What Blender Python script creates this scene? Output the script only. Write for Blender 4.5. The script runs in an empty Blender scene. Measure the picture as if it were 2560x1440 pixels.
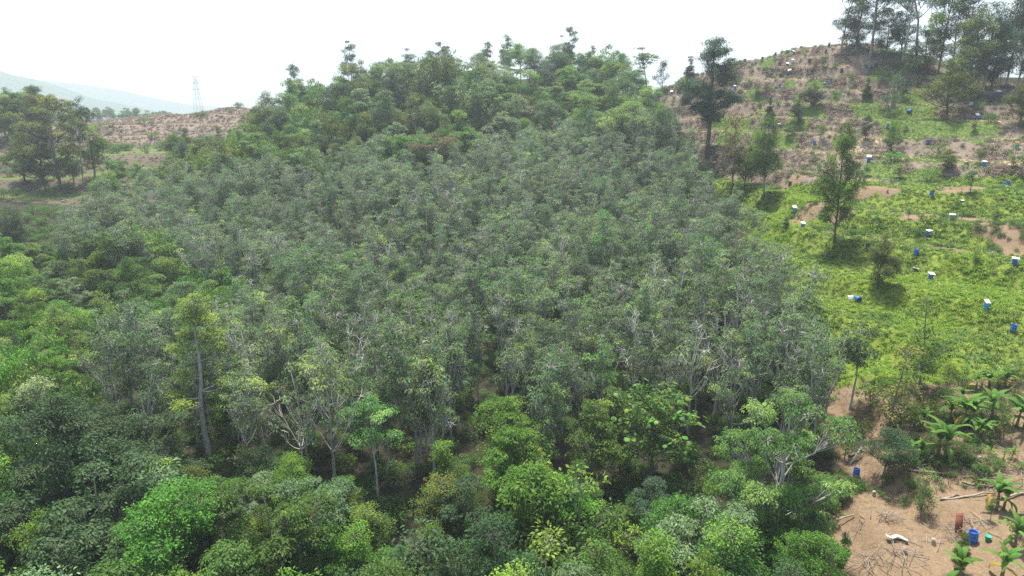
import bpy, math
import numpy as np
from mathutils import Vector

# ------------------------------------------------------------------ camera, sky, sun, exposure
SC = bpy.context.scene
FPX = 1707.0                      # focal length in photograph pixels (2560 wide)
PITCH = math.radians(14.93)
CX, CY = 1280.0, 720.0
cam_d = bpy.data.cameras.new("camera"); cam = bpy.data.objects.new("camera", cam_d)
SC.collection.objects.link(cam); SC.camera = cam
cam_d.sensor_width = 36.0; cam_d.lens = 36.0 * FPX / 2560.0
cam_d.clip_start = 0.5; cam_d.clip_end = 20000
cam.location = (0, 0, 0); cam.rotation_euler = (math.pi / 2 - PITCH, 0, 0)

SUN_EL = math.radians(72); SUN_AZ = math.radians(-8)
W = bpy.data.worlds.new("World"); SC.world = W; W.use_nodes = True
wn = W.node_tree.nodes; wl = W.node_tree.links; wn.clear()
sky_t = wn.new("ShaderNodeTexSky"); sky_t.sky_type = 'NISHITA'; sky_t.sun_disc = False
sky_t.sun_elevation = SUN_EL; sky_t.sun_rotation = SUN_AZ
sky_t.air_density = 1.0; sky_t.dust_density = 2.6; sky_t.ozone_density = 1.0
bg = wn.new("ShaderNodeBackground"); bg.inputs[1].default_value = 0.12
wo = wn.new("ShaderNodeOutputWorld")
wl.new(sky_t.outputs[0], bg.inputs[0]); wl.new(bg.outputs[0], wo.inputs[0])
sun_d = bpy.data.lights.new("sun", 'SUN'); sun_d.energy = 5.0; sun_d.angle = math.radians(3.0)
sun_d.color = (1.0, 0.95, 0.86)
sun = bpy.data.objects.new("sun", sun_d); SC.collection.objects.link(sun)
sun_dir = Vector((math.sin(SUN_AZ) * math.cos(SUN_EL), math.cos(SUN_AZ) * math.cos(SUN_EL), math.sin(SUN_EL)))
sun.rotation_euler = sun_dir.to_track_quat('Z', 'Y').to_euler(); sun.location = (0, 0, 300)
SC.view_settings.view_transform = 'Standard'; SC.view_settings.look = 'None'
SC.view_settings.exposure = 1.3; SC.view_settings.gamma = 1.0
SC.view_settings.use_curve_mapping = False
SC.cycles.max_bounces = 6; SC.cycles.diffuse_bounces = 3; SC.cycles.glossy_bounces = 2
SC.cycles.transmission_bounces = 3; SC.cycles.transparent_max_bounces = 4; SC.cycles.volume_bounces = 0
SC.cycles.use_denoising = False
HAZE = 0.00042

# ------------------------------------------------------------------ pixel <-> world
Fw = np.array([0, math.cos(PITCH), -math.sin(PITCH)]); Up = np.array([0, math.sin(PITCH), math.cos(PITCH)])
def ray(px, py):
    d = Fw + np.array([1.0, 0, 0]) * (px - CX) / FPX + Up * (CY - py) / FPX
    return d / np.linalg.norm(d)
def P(px, py, r, h=0.0):
    p = ray(px, py) * r; return (p[0], p[1], p[2] - h)
def project(x, y, z):
    d = y * Fw[1] + z * Fw[2]; d = np.maximum(d, 1e-3)
    return CX + FPX * x / d, CY - FPX * (y * Up[1] + z * Up[2]) / d
def inpoly(px, py, poly):
    px = np.asarray(px); py = np.asarray(py); c = np.zeros(px.shape, bool); n = len(poly)
    for i in range(n):
        x1, y1 = poly[i]; x2, y2 = poly[(i + 1) % n]
        if y1 == y2: continue
        c ^= ((y1 > py) != (y2 > py)) & (px < (x2 - x1) * (py - y1) / (y2 - y1) + x1)
    return c

# ------------------------------------------------------------------ noise
_rt = np.random.RandomState(7).rand(256, 256)
def vnoise(x, y):
    xi = np.floor(x).astype(int); yi = np.floor(y).astype(int); fx = x - xi; fy = y - yi
    fx = fx * fx * (3 - 2 * fx); fy = fy * fy * (3 - 2 * fy)
    a = _rt[xi % 256, yi % 256]; b = _rt[(xi + 1) % 256, yi % 256]; c = _rt[xi % 256, (yi + 1) % 256]; d = _rt[(xi + 1) % 256, (yi + 1) % 256]
    return (a * (1 - fx) + b * fx) * (1 - fy) + (c * (1 - fx) + d * fx) * fy
def fbm(x, y, s, o=4):
    x = np.asarray(x, float) / s; y = np.asarray(y, float) / s; v = 0; a = 0.5
    for i in range(o):
        v = v + a * (vnoise(x + 13.7 * i, y + 5.3 * i) * 2 - 1); x = x * 2.03; y = y * 2.03; a *= 0.5
    return v
def sstep(a, b, x):
    t = np.clip((x - a) / (b - a), 0, 1); return t * t * (3 - 2 * t)

# ------------------------------------------------------------------ terrain
ctrl = [P(*a) for a in [
    (2432,1355,63),(2100,1400,58),(2560,1440,58),(2200,1200,66),(2500,1180,68),(2400,1080,71),(2150,1130,71),(2500,960,79),(2250,930,82),
    (2090,1030,75),(2150,740,94),(2450,780,91),(2050,800,90),(2320,600,107),(2000,580,109),(2550,600,105),(2500,480,123),(2280,460,124),(1950,470,126),
    (2500,380,140),(2250,390,140),(2000,350,150),(2500,280,160),(2250,290,160),(1900,300,164),(2000,200,184),(2480,225,174),(1800,240,178),
    (2200,140,190),(2120,108,197),(1900,152,198),(1800,178,200),(1690,196,205),(2330,200,178),(2560,235,172),
    (1280,800,76,12),(1280,560,105,12),(1280,400,140,12),(1280,260,185,12),(1450,95,235,11),(1280,125,233,11),(1050,135,232,11),(880,140,235,11),(720,200,240,11),(650,262,246,9),
    (1560,150,225,14),(1000,560,108,12),(700,560,115,12),(700,400,150,12),(1600,560,104,12),(1600,400,138,12),(1600,260,180,12),(1750,500,116,12),
    (400,420,165,12),(400,600,115,12),(200,500,145,12),(400,800,80,12),(100,600,125,11),(100,800,92,11),(100,1000,72,11),
    (530,1170,75),(945,1260,66),(1811,1095,75),(1140,1120,73),
    (200,1200,53,13),(640,1300,54,9),(1280,1230,60,8),(1280,1400,50,8),(1700,1330,56,8),(1900,1030,66,9),
    (50,470,200),(60,540,172),(300,385,228),(20,400,218),(250,352,262),(210,300,290),(400,292,300),(600,268,300),(500,275,310),(0,352,270),(100,358,265),(400,345,255),(550,310,270)]]
def polar(px, r, z):
    d = ray(px, 265); k = r / math.hypot(d[0], d[1]); return (d[0] * k, d[1] * k, z)
ctrl += [polar(1280, 300, -2), polar(1280, 360, -18), polar(2100, 250, 4), polar(2100, 310, -16), polar(2500, 240, -2), polar(2560, 310, -20),
         polar(1690, 260, -4), polar(1690, 320, -18), polar(500, 360, -14), polar(800, 330, -16), polar(100, 350, -16),
         (-120, 0, -41), (0, 5, -40), (60, 5, -38), (120, 20, -36), (-60, -40, -41), (60, -60, -40), (150, 60, -28), (170, 120, -8), (190, 190, 2),
         (-150, 60, -39), (-190, 110, -36), (-260, 220, -26)]
ctrl = np.array(ctrl)
def _tps(d2): return 0.5 * d2 * np.log(d2 + 1e-9)
_S = 100.0
_cx = ctrl[:, :2] / _S; _n = len(_cx)
_K = _tps(((_cx[:, None] - _cx[None]) ** 2).sum(-1)) + np.eye(_n) * 0.010
_Pm = np.c_[np.ones(_n), _cx]
_A = np.block([[_K, _Pm], [_Pm.T, np.zeros((3, 3))]])
_w = np.linalg.solve(_A, np.r_[ctrl[:, 2], 0, 0, 0])
def base_h(x, y):
    x = np.asarray(x, float); y = np.asarray(y, float); sh = x.shape; q = np.c_[x.ravel(), y.ravel()] / _S; out = np.empty(len(q))
    for i in range(0, len(q), 40000):
        b = q[i:i + 40000]; d2 = ((b[:, None] - _cx[None]) ** 2).sum(-1)
        out[i:i + 40000] = _tps(d2) @ _w[:_n] + _w[_n] + b @ _w[_n + 1:]
    return out.reshape(sh)
CLEAR = [(2700,205),(2480,215),(2150,95),(1900,130),(1690,170),(1640,240),(1700,320),(1760,420),(1850,560),(1930,700),(2010,830),(2040,960),(2050,1060),(2090,1110),(2060,1200),(2070,1300),(2060,1600),(2900,1600)]
def step_of(x, y): return np.where((x < -60) & (y > 150), 3.4, np.where(y < 66, 1.7, 2.9))
def height(x, y):
    x = np.asarray(x, float); y = np.asarray(y, float)
    z = base_h(x, y)
    r = np.hypot(x, y - 40)
    far = -30 + 10 * fbm(x, y, 300, 3) + 20 * np.exp(-((x + 330) ** 2 + (y - 470) ** 2) / 150 ** 2)
    z = z + (far - z) * sstep(310, 430, r)
    z = np.maximum(z, -60)
    # cut terraces on the two cleared slopes
    mr = sstep(14, 26, x - 0.12 * (y - 60)) * sstep(30, 50, y) * (1 - sstep(230, 260, y))
    ml = (1 - sstep(-95, -70, x + 0.0 * y)) * sstep(150, 175, y) * (1 - sstep(330, 360, y))
    m = np.clip(mr + ml, 0, 1)
    st = step_of(x, y); u = (z + 2.0 * fbm(x, y, 55, 2)) / st; k = np.floor(u); f = u - k
    g = np.where(f < 0.45, f * 0.22, 0.10 + sstep(0.45, .95, f) * 0.90)
    z = z + m * 0.95 * (g - f) * st
    z = z + 0.30 * fbm(x, y, 7, 3) * (0.5 + 0.5 * m) * (r < 500)
    return z
GX0, GX1, GY0, GY1 = -330, 330, 5, 480
_gx = np.arange(GX0, GX1 + 1); _gy = np.arange(GY0, GY1 + 1)
_HG = height(*np.meshgrid(_gx, _gy, indexing='ij'))
def gh(x, y):
    x = np.clip(np.asarray(x, float) - GX0, 0, GX1 - GX0 - 1.001); y = np.clip(np.asarray(y, float) - GY0, 0, GY1 - GY0 - 1.001)
    i = x.astype(int); j = y.astype(int); a = x - i; b = y - j
    return (_HG[i, j] * (1 - a) + _HG[i + 1, j] * a) * (1 - b) + (_HG[i, j + 1] * (1 - a) + _HG[i + 1, j + 1] * a) * b
_t = np.arange(30, 460, 0.25)
def top_at(px, py, h=0.0):
    """ground position of a thing of height h whose top shows at that pixel"""
    d = ray(px, py); p = d[None] * _t[:, None]
    g = gh(p[:, 0], p[:, 1]) + h - p[:, 2]
    k = int(np.argmax(g > 0)) if (g > 0).any() else len(_t) - 1
    x, y = p[k, 0], p[k, 1]; return np.array([x, y, float(height(np.array([x]), np.array([y]))[0])])
def crest_at(px, py):
    p = top_at(px, py, 0)
    while px > 1600 and np.linalg.norm(p) > 225: py += 2; p = top_at(px, py, 0)
    return p
def rng_of(p): return float(np.linalg.norm(p))

# ------------------------------------------------------------------ object helpers
COL = SC.collection
def props(o, label=None, cat=None, group=None, kind=None):
    if label: o["label"] = label
    if cat: o["category"] = cat
    if group: o["group"] = group
    if kind: o["kind"] = kind
    return o
def mesh(name, V, F, mats=(), tint=None, matidx=None, smooth=False):
    me = bpy.data.meshes.new(name); V = np.asarray(V, np.float32)
    if isinstance(F, list): fl = [np.asarray(f, np.int32) for f in F if len(f)]
    else: fl = [np.asarray(F, np.int32)]
    loops = np.concatenate([f.ravel() for f in fl]); tot = np.concatenate([np.full(len(f), f.shape[1], np.int32) for f in fl])
    st = np.r_[0, np.cumsum(tot)[:-1]].astype(np.int32)
    me.vertices.add(len(V)); me.vertices.foreach_set("co", V.ravel())
    me.loops.add(len(loops)); me.loops.foreach_set("vertex_index", loops)
    me.polygons.add(len(tot)); me.polygons.foreach_set("loop_start", st); me.polygons.foreach_set("loop_total", tot)
    for m in mats: me.materials.append(m)
    if matidx is not None: me.polygons.foreach_set("material_index", np.asarray(matidx, np.int32))
    if smooth: me.polygons.foreach_set("use_smooth", np.ones(len(tot), bool))
    if tint is not None:
        a = me.attributes.new("tint", 'FLOAT', 'POINT'); a.data.foreach_set("value", np.asarray(tint, np.float32))
    me.update(calc_edges=True); return me
def obj(name, data, parent=None, loc=None, rot=None, scl=None, mat=None):
    o = bpy.data.objects.new(name, data); COL.objects.link(o)
    if parent: o.parent = parent
    if loc is not None: o.location = loc
    if rot is not None: o.rotation_euler = rot
    if scl is not None: o.scale = scl if hasattr(scl, '__len__') else (scl,) * 3
    if mat is not None and data is not None and len(data.materials):
        o.material_slots[0].link = 'OBJECT'; o.material_slots[0].material = mat
    return o
def empty(name, loc, rz=0.0, s=1.0, tilt=(0, 0)):
    o = bpy.data.objects.new(name, None); COL.objects.link(o); o.location = loc
    o.rotation_euler = (tilt[0], tilt[1], rz); o.scale = (s, s, s) if not hasattr(s, '__len__') else s; o.empty_display_size = 0.3
    return o
class MB:
    def __init__(s): s.V = []; s.Q = []; s.T = []; s.n = 0
    def add(s, V, Q=None, T=None):
        V = np.asarray(V, float); s.V.append(V)
        if Q is not None and len(Q): s.Q.append(np.asarray(Q) + s.n)
        if T is not None and len(T): s.T.append(np.asarray(T) + s.n)
        s.n += len(V)
    def box(s, c, d, R=None):
        v = np.array([(x, y, z) for x in (-.5, .5) for y in (-.5, .5) for z in (-.5, .5)]) * np.array(d)
        if R is not None: v = v @ np.array(R).T
        s.add(v + np.array(c), [(0, 1, 3, 2), (4, 6, 7, 5), (0, 4, 5, 1), (2, 3, 7, 6), (0, 2, 6, 4), (1, 5, 7, 3)])
    def tube(s, pts, rad, k=5, cap=True):
        pts = np.asarray(pts, float); n = len(pts); rad = np.broadcast_to(np.asarray(rad, float), (n,))
        t = np.gradient(pts, axis=0); t /= np.linalg.norm(t, axis=1)[:, None] + 1e-9
        ref = np.array([0.0, 0, 1]) if abs(t[:, 2]).mean() < .8 else np.array([1.0, 0, 0])
        a = np.cross(t, ref); a /= np.linalg.norm(a, axis=1)[:, None] + 1e-9; b = np.cross(t, a)
        ang = np.arange(k) * 2 * math.pi / k
        v = pts[:, None] + rad[:, None, None] * (np.cos(ang)[None, :, None] * a[:, None] + np.sin(ang)[None, :, None] * b[:, None])
        q = [(i * k + j, i * k + (j + 1) % k, (i + 1) * k + (j + 1) % k, (i + 1) * k + j) for i in range(n - 1) for j in range(k)]
        tr = []
        if cap: tr = [(0, j + 1, j) for j in range(1, k - 1)] + [((n - 1) * k, (n - 1) * k + j, (n - 1) * k + j + 1) for j in range(1, k - 1)]
        s.add(v.reshape(-1, 3), q, tr)
    def lathe(s, prof, k=16, c=(0, 0, 0)):
        pr = np.asarray(prof, float); n = len(pr); ang = np.arange(k) * 2 * math.pi / k
        v = np.stack([pr[:, 0:1] * np.cos(ang), pr[:, 0:1] * np.sin(ang), np.repeat(pr[:, 1:2], k, 1)], -1).reshape(-1, 3) + np.array(c)
        q = [(i * k + j, i * k + (j + 1) % k, (i + 1) * k + (j + 1) % k, (i + 1) * k + j) for i in range(n - 1) for j in range(k)]
        s.add(v, q)
    def arr(s): return (np.concatenate(s.V), [np.concatenate(s.Q) if s.Q else [], np.concatenate(s.T) if s.T else []])
    def mesh(s, name, mats=(), smooth=False):
        V, F = s.arr(); return mesh(name, V, F, mats, smooth=smooth)

# ------------------------------------------------------------------ materials
def newmat(name):
    m = bpy.data.materials.new(name); m.use_nodes = True; n = m.node_tree.nodes; n.clear()
    o = n.new("ShaderNodeOutputMaterial"); return m, n, m.node_tree.links, o
def mixc(n, l, f, a, b, mode='MIX'):
    x = n.new("ShaderNodeMix"); x.data_type = 'RGBA'; x.blend_type = mode
    for s, v in ((x.inputs[0], f), (x.inputs[6], a), (x.inputs[7], b)):
        if hasattr(v, 'is_linked') or hasattr(v, 'links'): l.new(v, s)
        elif isinstance(v, (int, float)): s.default_value = v
        else: s.default_value = (*v, 1)
    return x.outputs[2]
def math_n(n, l, op, a, b=None, clamp=False):
    x = n.new("ShaderNodeMath"); x.operation = op; x.use_clamp = clamp
    for s, v in ((x.inputs[0], a), (x.inputs[1], b)):
        if v is None: continue
        if isinstance(v, (int, float)): s.default_value = v
        else: l.new(v, s)
    return x.outputs[0]
def leaf_mat(name, dark, light, flush=None, transl=0.40, rough=0.6, spec=0.2, ovar=0.3):
    m, n, l, o = newmat(name)
    at = n.new("ShaderNodeAttribute"); at.attribute_name = "tint"
    oi = n.new("ShaderNodeObjectInfo")
    c = mixc(n, l, at.outputs["Fac"], dark, light)
    if flush:
        f = math_n(n, l, 'MULTIPLY', math_n(n, l, 'SUBTRACT', at.outputs["Fac"], 0.82), 5.0, True)
        c = mixc(n, l, f, c, flush)
    h = n.new("ShaderNodeHueSaturation"); l.new(c, h.inputs["Color"])
    v = math_n(n, l, 'ADD', math_n(n, l, 'MULTIPLY', oi.outputs["Random"], ovar), 1.0 - ovar / 2); l.new(v, h.inputs["Value"])
    hv = math_n(n, l, 'ADD', math_n(n, l, 'MULTIPLY', math_n(n, l, 'FRACT', math_n(n, l, 'MULTIPLY', oi.outputs["Random"], 17.3)), 0.04), 0.482); l.new(hv, h.inputs["Hue"])
    b = n.new("ShaderNodeBsdfPrincipled"); b.inputs["Roughness"].default_value = rough; b.inputs["Specular IOR Level"].default_value = spec
    l.new(h.outputs[0], b.inputs["Base Color"])
    t = n.new("ShaderNodeBsdfTranslucent")
    g = n.new("ShaderNodeHueSaturation"); g.inputs["Value"].default_value = 1.25; g.inputs["Hue"].default_value = 0.494; l.new(h.outputs[0], g.inputs["Color"]); l.new(g.outputs[0], t.inputs["Color"])
    mx = n.new("ShaderNodeMixShader"); mx.inputs[0].default_value = transl
    l.new(b.outputs[0], mx.inputs[1]); l.new(t.outputs[0], mx.inputs[2]); l.new(mx.outputs[0], o.inputs[0]); return m
def solid(name, a, b=None, scale=4.0, rough=0.8, spec=0.2, metal=0.0, stretch=(1, 1, 1), ovar=0.0, bump=0.0):
    m, n, l, o = newmat(name)
    p = n.new("ShaderNodeBsdfPrincipled"); p.inputs["Roughness"].default_value = rough; p.inputs["Specular IOR Level"].default_value = spec; p.inputs["Metallic"].default_value = metal
    b = b or tuple(x * 0.7 for x in a)
    tc = n.new("ShaderNodeTexCoord"); mp = n.new("ShaderNodeMapping"); mp.inputs["Scale"].default_value = stretch
    nz = n.new("ShaderNodeTexNoise"); nz.inputs["Scale"].default_value = scale; nz.inputs["Detail"].default_value = 5
    l.new(tc.outputs["Object"], mp.inputs[0]); l.new(mp.outputs[0], nz.inputs[0])
    r = n.new("ShaderNodeValToRGB"); r.color_ramp.elements[0].position = .35; r.color_ramp.elements[1].position = .65; l.new(nz.outputs[0], r.inputs[0])
    c = mixc(n, l, r.outputs[0], a, b)
    if ovar:
        oi = n.new("ShaderNodeObjectInfo"); h = n.new("ShaderNodeHueSaturation"); l.new(c, h.inputs["Color"])
        l.new(math_n(n, l, 'ADD', math_n(n, l, 'MULTIPLY', oi.outputs["Random"], ovar), 1 - ovar / 2), h.inputs["Value"]); c = h.outputs[0]
    l.new(c, p.inputs["Base Color"])
    if bump:
        bp = n.new("ShaderNodeBump"); bp.inputs["Strength"].default_value = bump; l.new(nz.outputs[0], bp.inputs["Height"]); l.new(bp.outputs[0], p.inputs["Normal"])
    l.new(p.outputs[0], o.inputs[0]); return m

L = {}
L['rubber'] = leaf_mat('leaf_rubber', (.046, .092, .038), (.145, .235, .090), (.25, .36, .08), .45, .55, .22, .5)
L['rubber2'] = leaf_mat('leaf_rubber_pale', (.055, .110, .040), (.175, .285, .098), (.28, .40, .08), .45, .55, .22, .45)
L['mid'] = leaf_mat('leaf_mid', (.032, .082, .016), (.115, .225, .038), (.20, .32, .045))
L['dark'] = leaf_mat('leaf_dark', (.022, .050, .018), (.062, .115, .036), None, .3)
L['bright'] = leaf_mat('leaf_bright', (.050, .135, .018), (.155, .305, .038), (.22, .36, .04), .42)
L['yellow'] = leaf_mat('leaf_yellow', (0.115, 0.166, 0.019), (0.256, 0.320, 0.038), (0.358, 0.358, 0.038), .42)
L['olive'] = leaf_mat('leaf_olive', (.055, .088, .018), (.150, .205, .042), (.22, .24, .04), .35)
L['brown'] = leaf_mat('leaf_brown', (0.090, 0.077, 0.032), (0.179, 0.141, 0.058), None, .3)
L['orange'] = leaf_mat('leaf_orange', (0.154, 0.090, 0.019), (0.307, 0.179, 0.038), None, .35)
L['pale'] = leaf_mat('leaf_pale', (.060, .115, .045), (.200, .300, .120), (.32, .40, .18), .35, .55, .25)
L['bamboo'] = leaf_mat('leaf_bamboo', (.075, .150, .035), (.180, .290, .065), (.25, .34, .07), .42)
L['blue'] = leaf_mat('leaf_bluegreen', (.028, .068, .036), (.085, .155, .075), None, .3)
L['banana'] = leaf_mat('leaf_banana', (.060, .140, .020), (.140, .260, .045), None, .4, .65, .15)
L['bananay'] = leaf_mat('leaf_banana_old', (0.282, 0.218, 0.038), (0.410, 0.307, 0.064), None, .35)
L['golden'] = leaf_mat('leaf_golden', (.095, .155, .022), (.225, .320, .055), (.29, .37, .06), .45)
L['fresh'] = leaf_mat('leaf_fresh', (.048, .130, .028), (.160, .305, .075), (.25, .38, .10), .42)
L['grass'] = leaf_mat('leaf_grass', (.110, .205, .020), (.225, .345, .035), (.32, .37, .06), .38, .6, .2, .3)
L['lawn'] = leaf_mat('leaf_lawn', (.085, .150, .030), (.165, .250, .055), None, .35, .6, .2, .4)
L['fern'] = leaf_mat('leaf_dead_fern', (.150, .120, .094), (.285, .232, .185), None, .2, .8, .1, .35)
L['straw'] = leaf_mat('leaf_straw', (.27, .22, .13), (.40, .34, .22), None, .2, .8, .1, .3)
B_PALE = solid('bark_pale', (.38, .36, .33), (.27, .255, .23), 3, .9, .1, 0, (1, 1, .4), .3)
B_GREY = solid('bark_grey', (.22, .20, .17), (.13, .115, .095), 3, .9, .1, 0, (1, 1, .4), .3)
B_BROWN = solid('bark_brown', (.12, .095, .07), (.07, .055, .04), 3, .9, .1, 0, (1, 1, .4), .3)
B_WHITE = solid('bark_white', (.48, .46, .42), (.34, .32, .28), 3, .9, .1, 0, (1, 1, .4), .2)

# ------------------------------------------------------------------ ground
GREENS = [(2350,312,85),(2240,300,60),(2165,262,48),(2030,285,38),(1995,318,42),(1960,352,48),(1872,232,30),(1892,248,24),(1930,297,25),(2100,352,44),(2265,335,55),(2440,312,62),(2450,350,50),
          (2205,192,34),(2035,216,22),(1920,156,22),(1700,207,30),(2055,226,18),(2235,402,36),(2345,402,58),(1995,245,18),(2300,262,60),(1975,215,16),(2420,330,40),(2090,245,22),(1840,330,50),(1800,300,40),(2200,425,60),(2310,450,50)]
SOILS = [(2025,527,46),(2170,472,34),(2300,543,52),(2400,550,60),(2480,562,60),(2550,580,60),(2530,620,50),(2390,478,46),(2440,470,40),(1990,445,30),(1960,468,28),(1900,405,25),(2100,545,30),(2230,480,20)]
STRAWS = [(2130,375,55),(2480,350,50),(2260,305,30)]
def zones(x, y, z):
    px, py = project(x, y, z)
    n1 = fbm(x, y, 9, 4); n2 = fbm(x + 91, y - 37, 3.0, 3)
    infr = (y > 30) & (px > -300) & (px < 3200)
    clear = inpoly(px + 40 * n1, py + 20 * n1, CLEAR) & infr & (np.hypot(x, y) < 260)
    soil_low = clear & (py + 35 * n1 > 955 - (px - 2300) * 0.07) & (px > 2020)
    brown = clear & (py + 22 * n1 < 452) & ~soil_low
    grass = clear & ~brown & ~soil_low
    Gw = grass.astype(float); Bw = brown.astype(float); Sw = soil_low.astype(float); Lw = np.zeros_like(Gw); Tw = np.zeros_like(Gw)
    rr = np.sqrt(x * x + y * y + z * z)
    for gx, gy, rad in GREENS:
        p = gpt(gx, gy); R = .78 * rad * rng_of(p) / FPX
        d = np.hypot(x - p[0], (y - p[1]) * 0.8) / R + 0.7 * n1 + .3 * n2
        k = (1 - sstep(.75, 1.05, d)) * brown; Lw = np.maximum(Lw, k)
    for gx, gy, rad in STRAWS:
        p = gpt(gx, gy); R = rad * rng_of(p) / FPX
        d = np.hypot(x - p[0], (y - p[1]) * 1.6) / R + 0.8 * n1 + .4 * n2
        Tw = np.maximum(Tw, (1 - sstep(.7, 1.1, d)) * brown * (1 - Lw))
    Bw = Bw * (1 - Lw) * (1 - Tw)
    for gx, gy, rad in SOILS:
        p = gpt(gx, gy); R = rad * rng_of(p) / FPX
        d = np.hypot(x - p[0], (y - p[1]) * 1.5) / R + 0.7 * n1 + .4 * n2
        k = (1 - sstep(.75, 1.0, d)) * (grass | brown); Sw = np.maximum(Sw, k); Gw = Gw * (1 - k); Bw = Bw * (1 - k); Lw = Lw * (1 - k)
    # benches of the terraces: trodden soil on the brown slope
    u = (base_h(x, y) + 2.0 * fbm(x, y, 55, 2)) / step_of(x, y); f = u - np.floor(u)
    bench = (1 - sstep(.08, .20, np.abs(f - .24 + .10 * n2))) * brown * sstep(-.55, -.2, n1 + .3 * n2)
    Tw = np.maximum(Tw, bench * (1 - .7 * Lw)); Bw = Bw * (1 - bench)
    bench2 = (1 - sstep(.04, .16, np.abs(f - .24 + .12 * n2))) * grass * sstep(-.10, .12, n1 + .15 * (py < 600) - .1 * (py > 660)) * (py < 760)
    Sw = np.maximum(Sw, .8 * bench2); Gw = Gw * (1 - .8 * bench2)
    # left: brown terraced slope and green field
    ll = (x < -60) & (y > 150) & (r2 := np.hypot(x, y) < 420) & (px < 700)
    leftb = ll & (py < 362 + 10 * n1) & (py > 255); leftg = ll & ~leftb
    strip = sstep(.12, .3, np.abs(f - .2))
    Bw = np.maximum(Bw, leftb * (.15 + .85 * strip)); Sw = np.maximum(Sw, leftb * (.85 - .85 * strip))
    Lw = np.maximum(Lw, leftg * (.5 - .5 * strip)); Gw = np.maximum(Gw, leftg * (.5 - .4 * strip)); Bw = np.maximum(Bw, leftg * strip * .35)
    return Gw, Bw, Sw, Lw, Tw
_gp = {}
def gpt(px, py):
    if (px, py) not in _gp: _gp[(px, py)] = top_at(px, py, 0)
    return _gp[(px, py)]
def axis(segs):
    a = [segs[0][0]]
    for lo, hi, st in segs: a += list(np.linspace(lo, hi, max(2, int(round((hi - lo) / st)) + 1))[1:])
    return np.array(a)
gxs = axis([(-8200, -1500, 600), (-1500, -450, 75), (-450, -200, 8), (-200, 20, 2.2), (20, 135, .55), (135, 260, 3), (260, 450, 12), (450, 1500, 80), (1500, 8200, 600)])
gys = axis([(-1200, -150, 120), (-150, 30, 9), (30, 36, 1.2), (36, 215, .6), (215, 340, 2.2), (340, 520, 8), (520, 1500, 60), (1500, 7600, 600)])
X, Y = np.meshgrid(gxs, gys, indexing='ij'); Z = height(X, Y)
Gw, Bw, Sw, Lw, Tw = zones(X.ravel(), Y.ravel(), Z.ravel())
nx, ny = X.shape; ii = np.arange(nx * ny).reshape(nx, ny)
F = np.stack([ii[:-1, :-1], ii[1:, :-1], ii[1:, 1:], ii[:-1, 1:]], -1).reshape(-1, 4)
def ground_mat():
    m, n, l, o = newmat('ground_cover')
    tc = n.new("ShaderNodeNewGeometry")
    def noise(s, d=6, r=.6):
        z = n.new("ShaderNodeTexNoise"); z.inputs["Scale"].default_value = s; z.inputs["Detail"].default_value = d; z.inputs["Roughness"].default_value = r
        l.new(tc.outputs["Position"], z.inputs[0]); return z.outputs[0]
    def rmp(f, a, b):
        r = n.new("ShaderNodeMapRange"); r.inputs[1].default_value = a; r.inputs[2].default_value = b; l.new(f, r.inputs[0]); return r.outputs[0]
    n1 = rmp(noise(.35), .35, .65); n2 = rmp(noise(2.2), .35, .65); n3 = rmp(noise(9), .3, .7)
    A = n.new("ShaderNodeAttribute"); A.attribute_name = "zone"
    A2 = n.new("ShaderNodeAttribute"); A2.attribute_name = "zone2"
    s1 = n.new("ShaderNodeSeparateColor"); l.new(A.outputs[0], s1.inputs[0])
    s2 = n.new("ShaderNodeSeparateColor"); l.new(A2.outputs[0], s2.inputs[0])
    floor = mixc(n, l, n2, mixc(n, l, n1, (.030, .027, .017), (.020, .030, .012)), (.038, .034, .022))
    grass = mixc(n, l, n2, mixc(n, l, n1, (.130, .190, .022), (.190, .235, .035)), (.095, .125, .024))
    fern = mixc(n, l, n2, mixc(n, l, n1, (.225, .178, .138), (.185, .146, .112)), (.140, .110, .084))
    soil = mixc(n, l, n3, mixc(n, l, n2, mixc(n, l, n1, (.215, .148, .086), (.155, .110, .068)), (.260, .185, .113)), (.118, .085, .054))
    lawn = mixc(n, l, n2, mixc(n, l, n1, (.085, .140, .028), (.120, .175, .040)), (.075, .105, .028))
    straw = mixc(n, l, n2, (.36, .30, .20), (.28, .235, .15))
    c = mixc(n, l, s1.outputs[0], floor, grass); c = mixc(n, l, s1.outputs[1], c, fern); c = mixc(n, l, s2.outputs[0], c, lawn)
    c = mixc(n, l, s2.outputs[1], c, straw); c = mixc(n, l, s1.outputs[2], c, soil)
    p = n.new("ShaderNodeBsdfPrincipled"); p.inputs["Roughness"].default_value = .95; p.inputs["Specular IOR Level"].default_value = .1
    l.new(c, p.inputs["Base Color"])
    bp = n.new("ShaderNodeBump"); bp.inputs["Strength"].default_value = .8; bp.inputs["Distance"].default_value = .12; l.new(noise(5, 8, .7), bp.inputs["Height"]); l.new(bp.outputs[0], p.inputs["Normal"])
    l.new(p.outputs[0], o.inputs[0]); return m
gm = mesh("ground", np.stack([X.ravel(), Y.ravel(), Z.ravel()], -1), F, [ground_mat()], smooth=True)
for nm, ch in (("zone", (Gw, Bw, Sw)), ("zone2", (Lw, Tw, np.zeros_like(Gw)))):
    a = gm.attributes.new(nm, 'FLOAT_COLOR', 'POINT'); a.data.foreach_set("color", np.stack([*ch, np.ones_like(Gw)], -1).astype(np.float32).ravel())
ground = props(obj("ground", gm), kind="structure")

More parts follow.
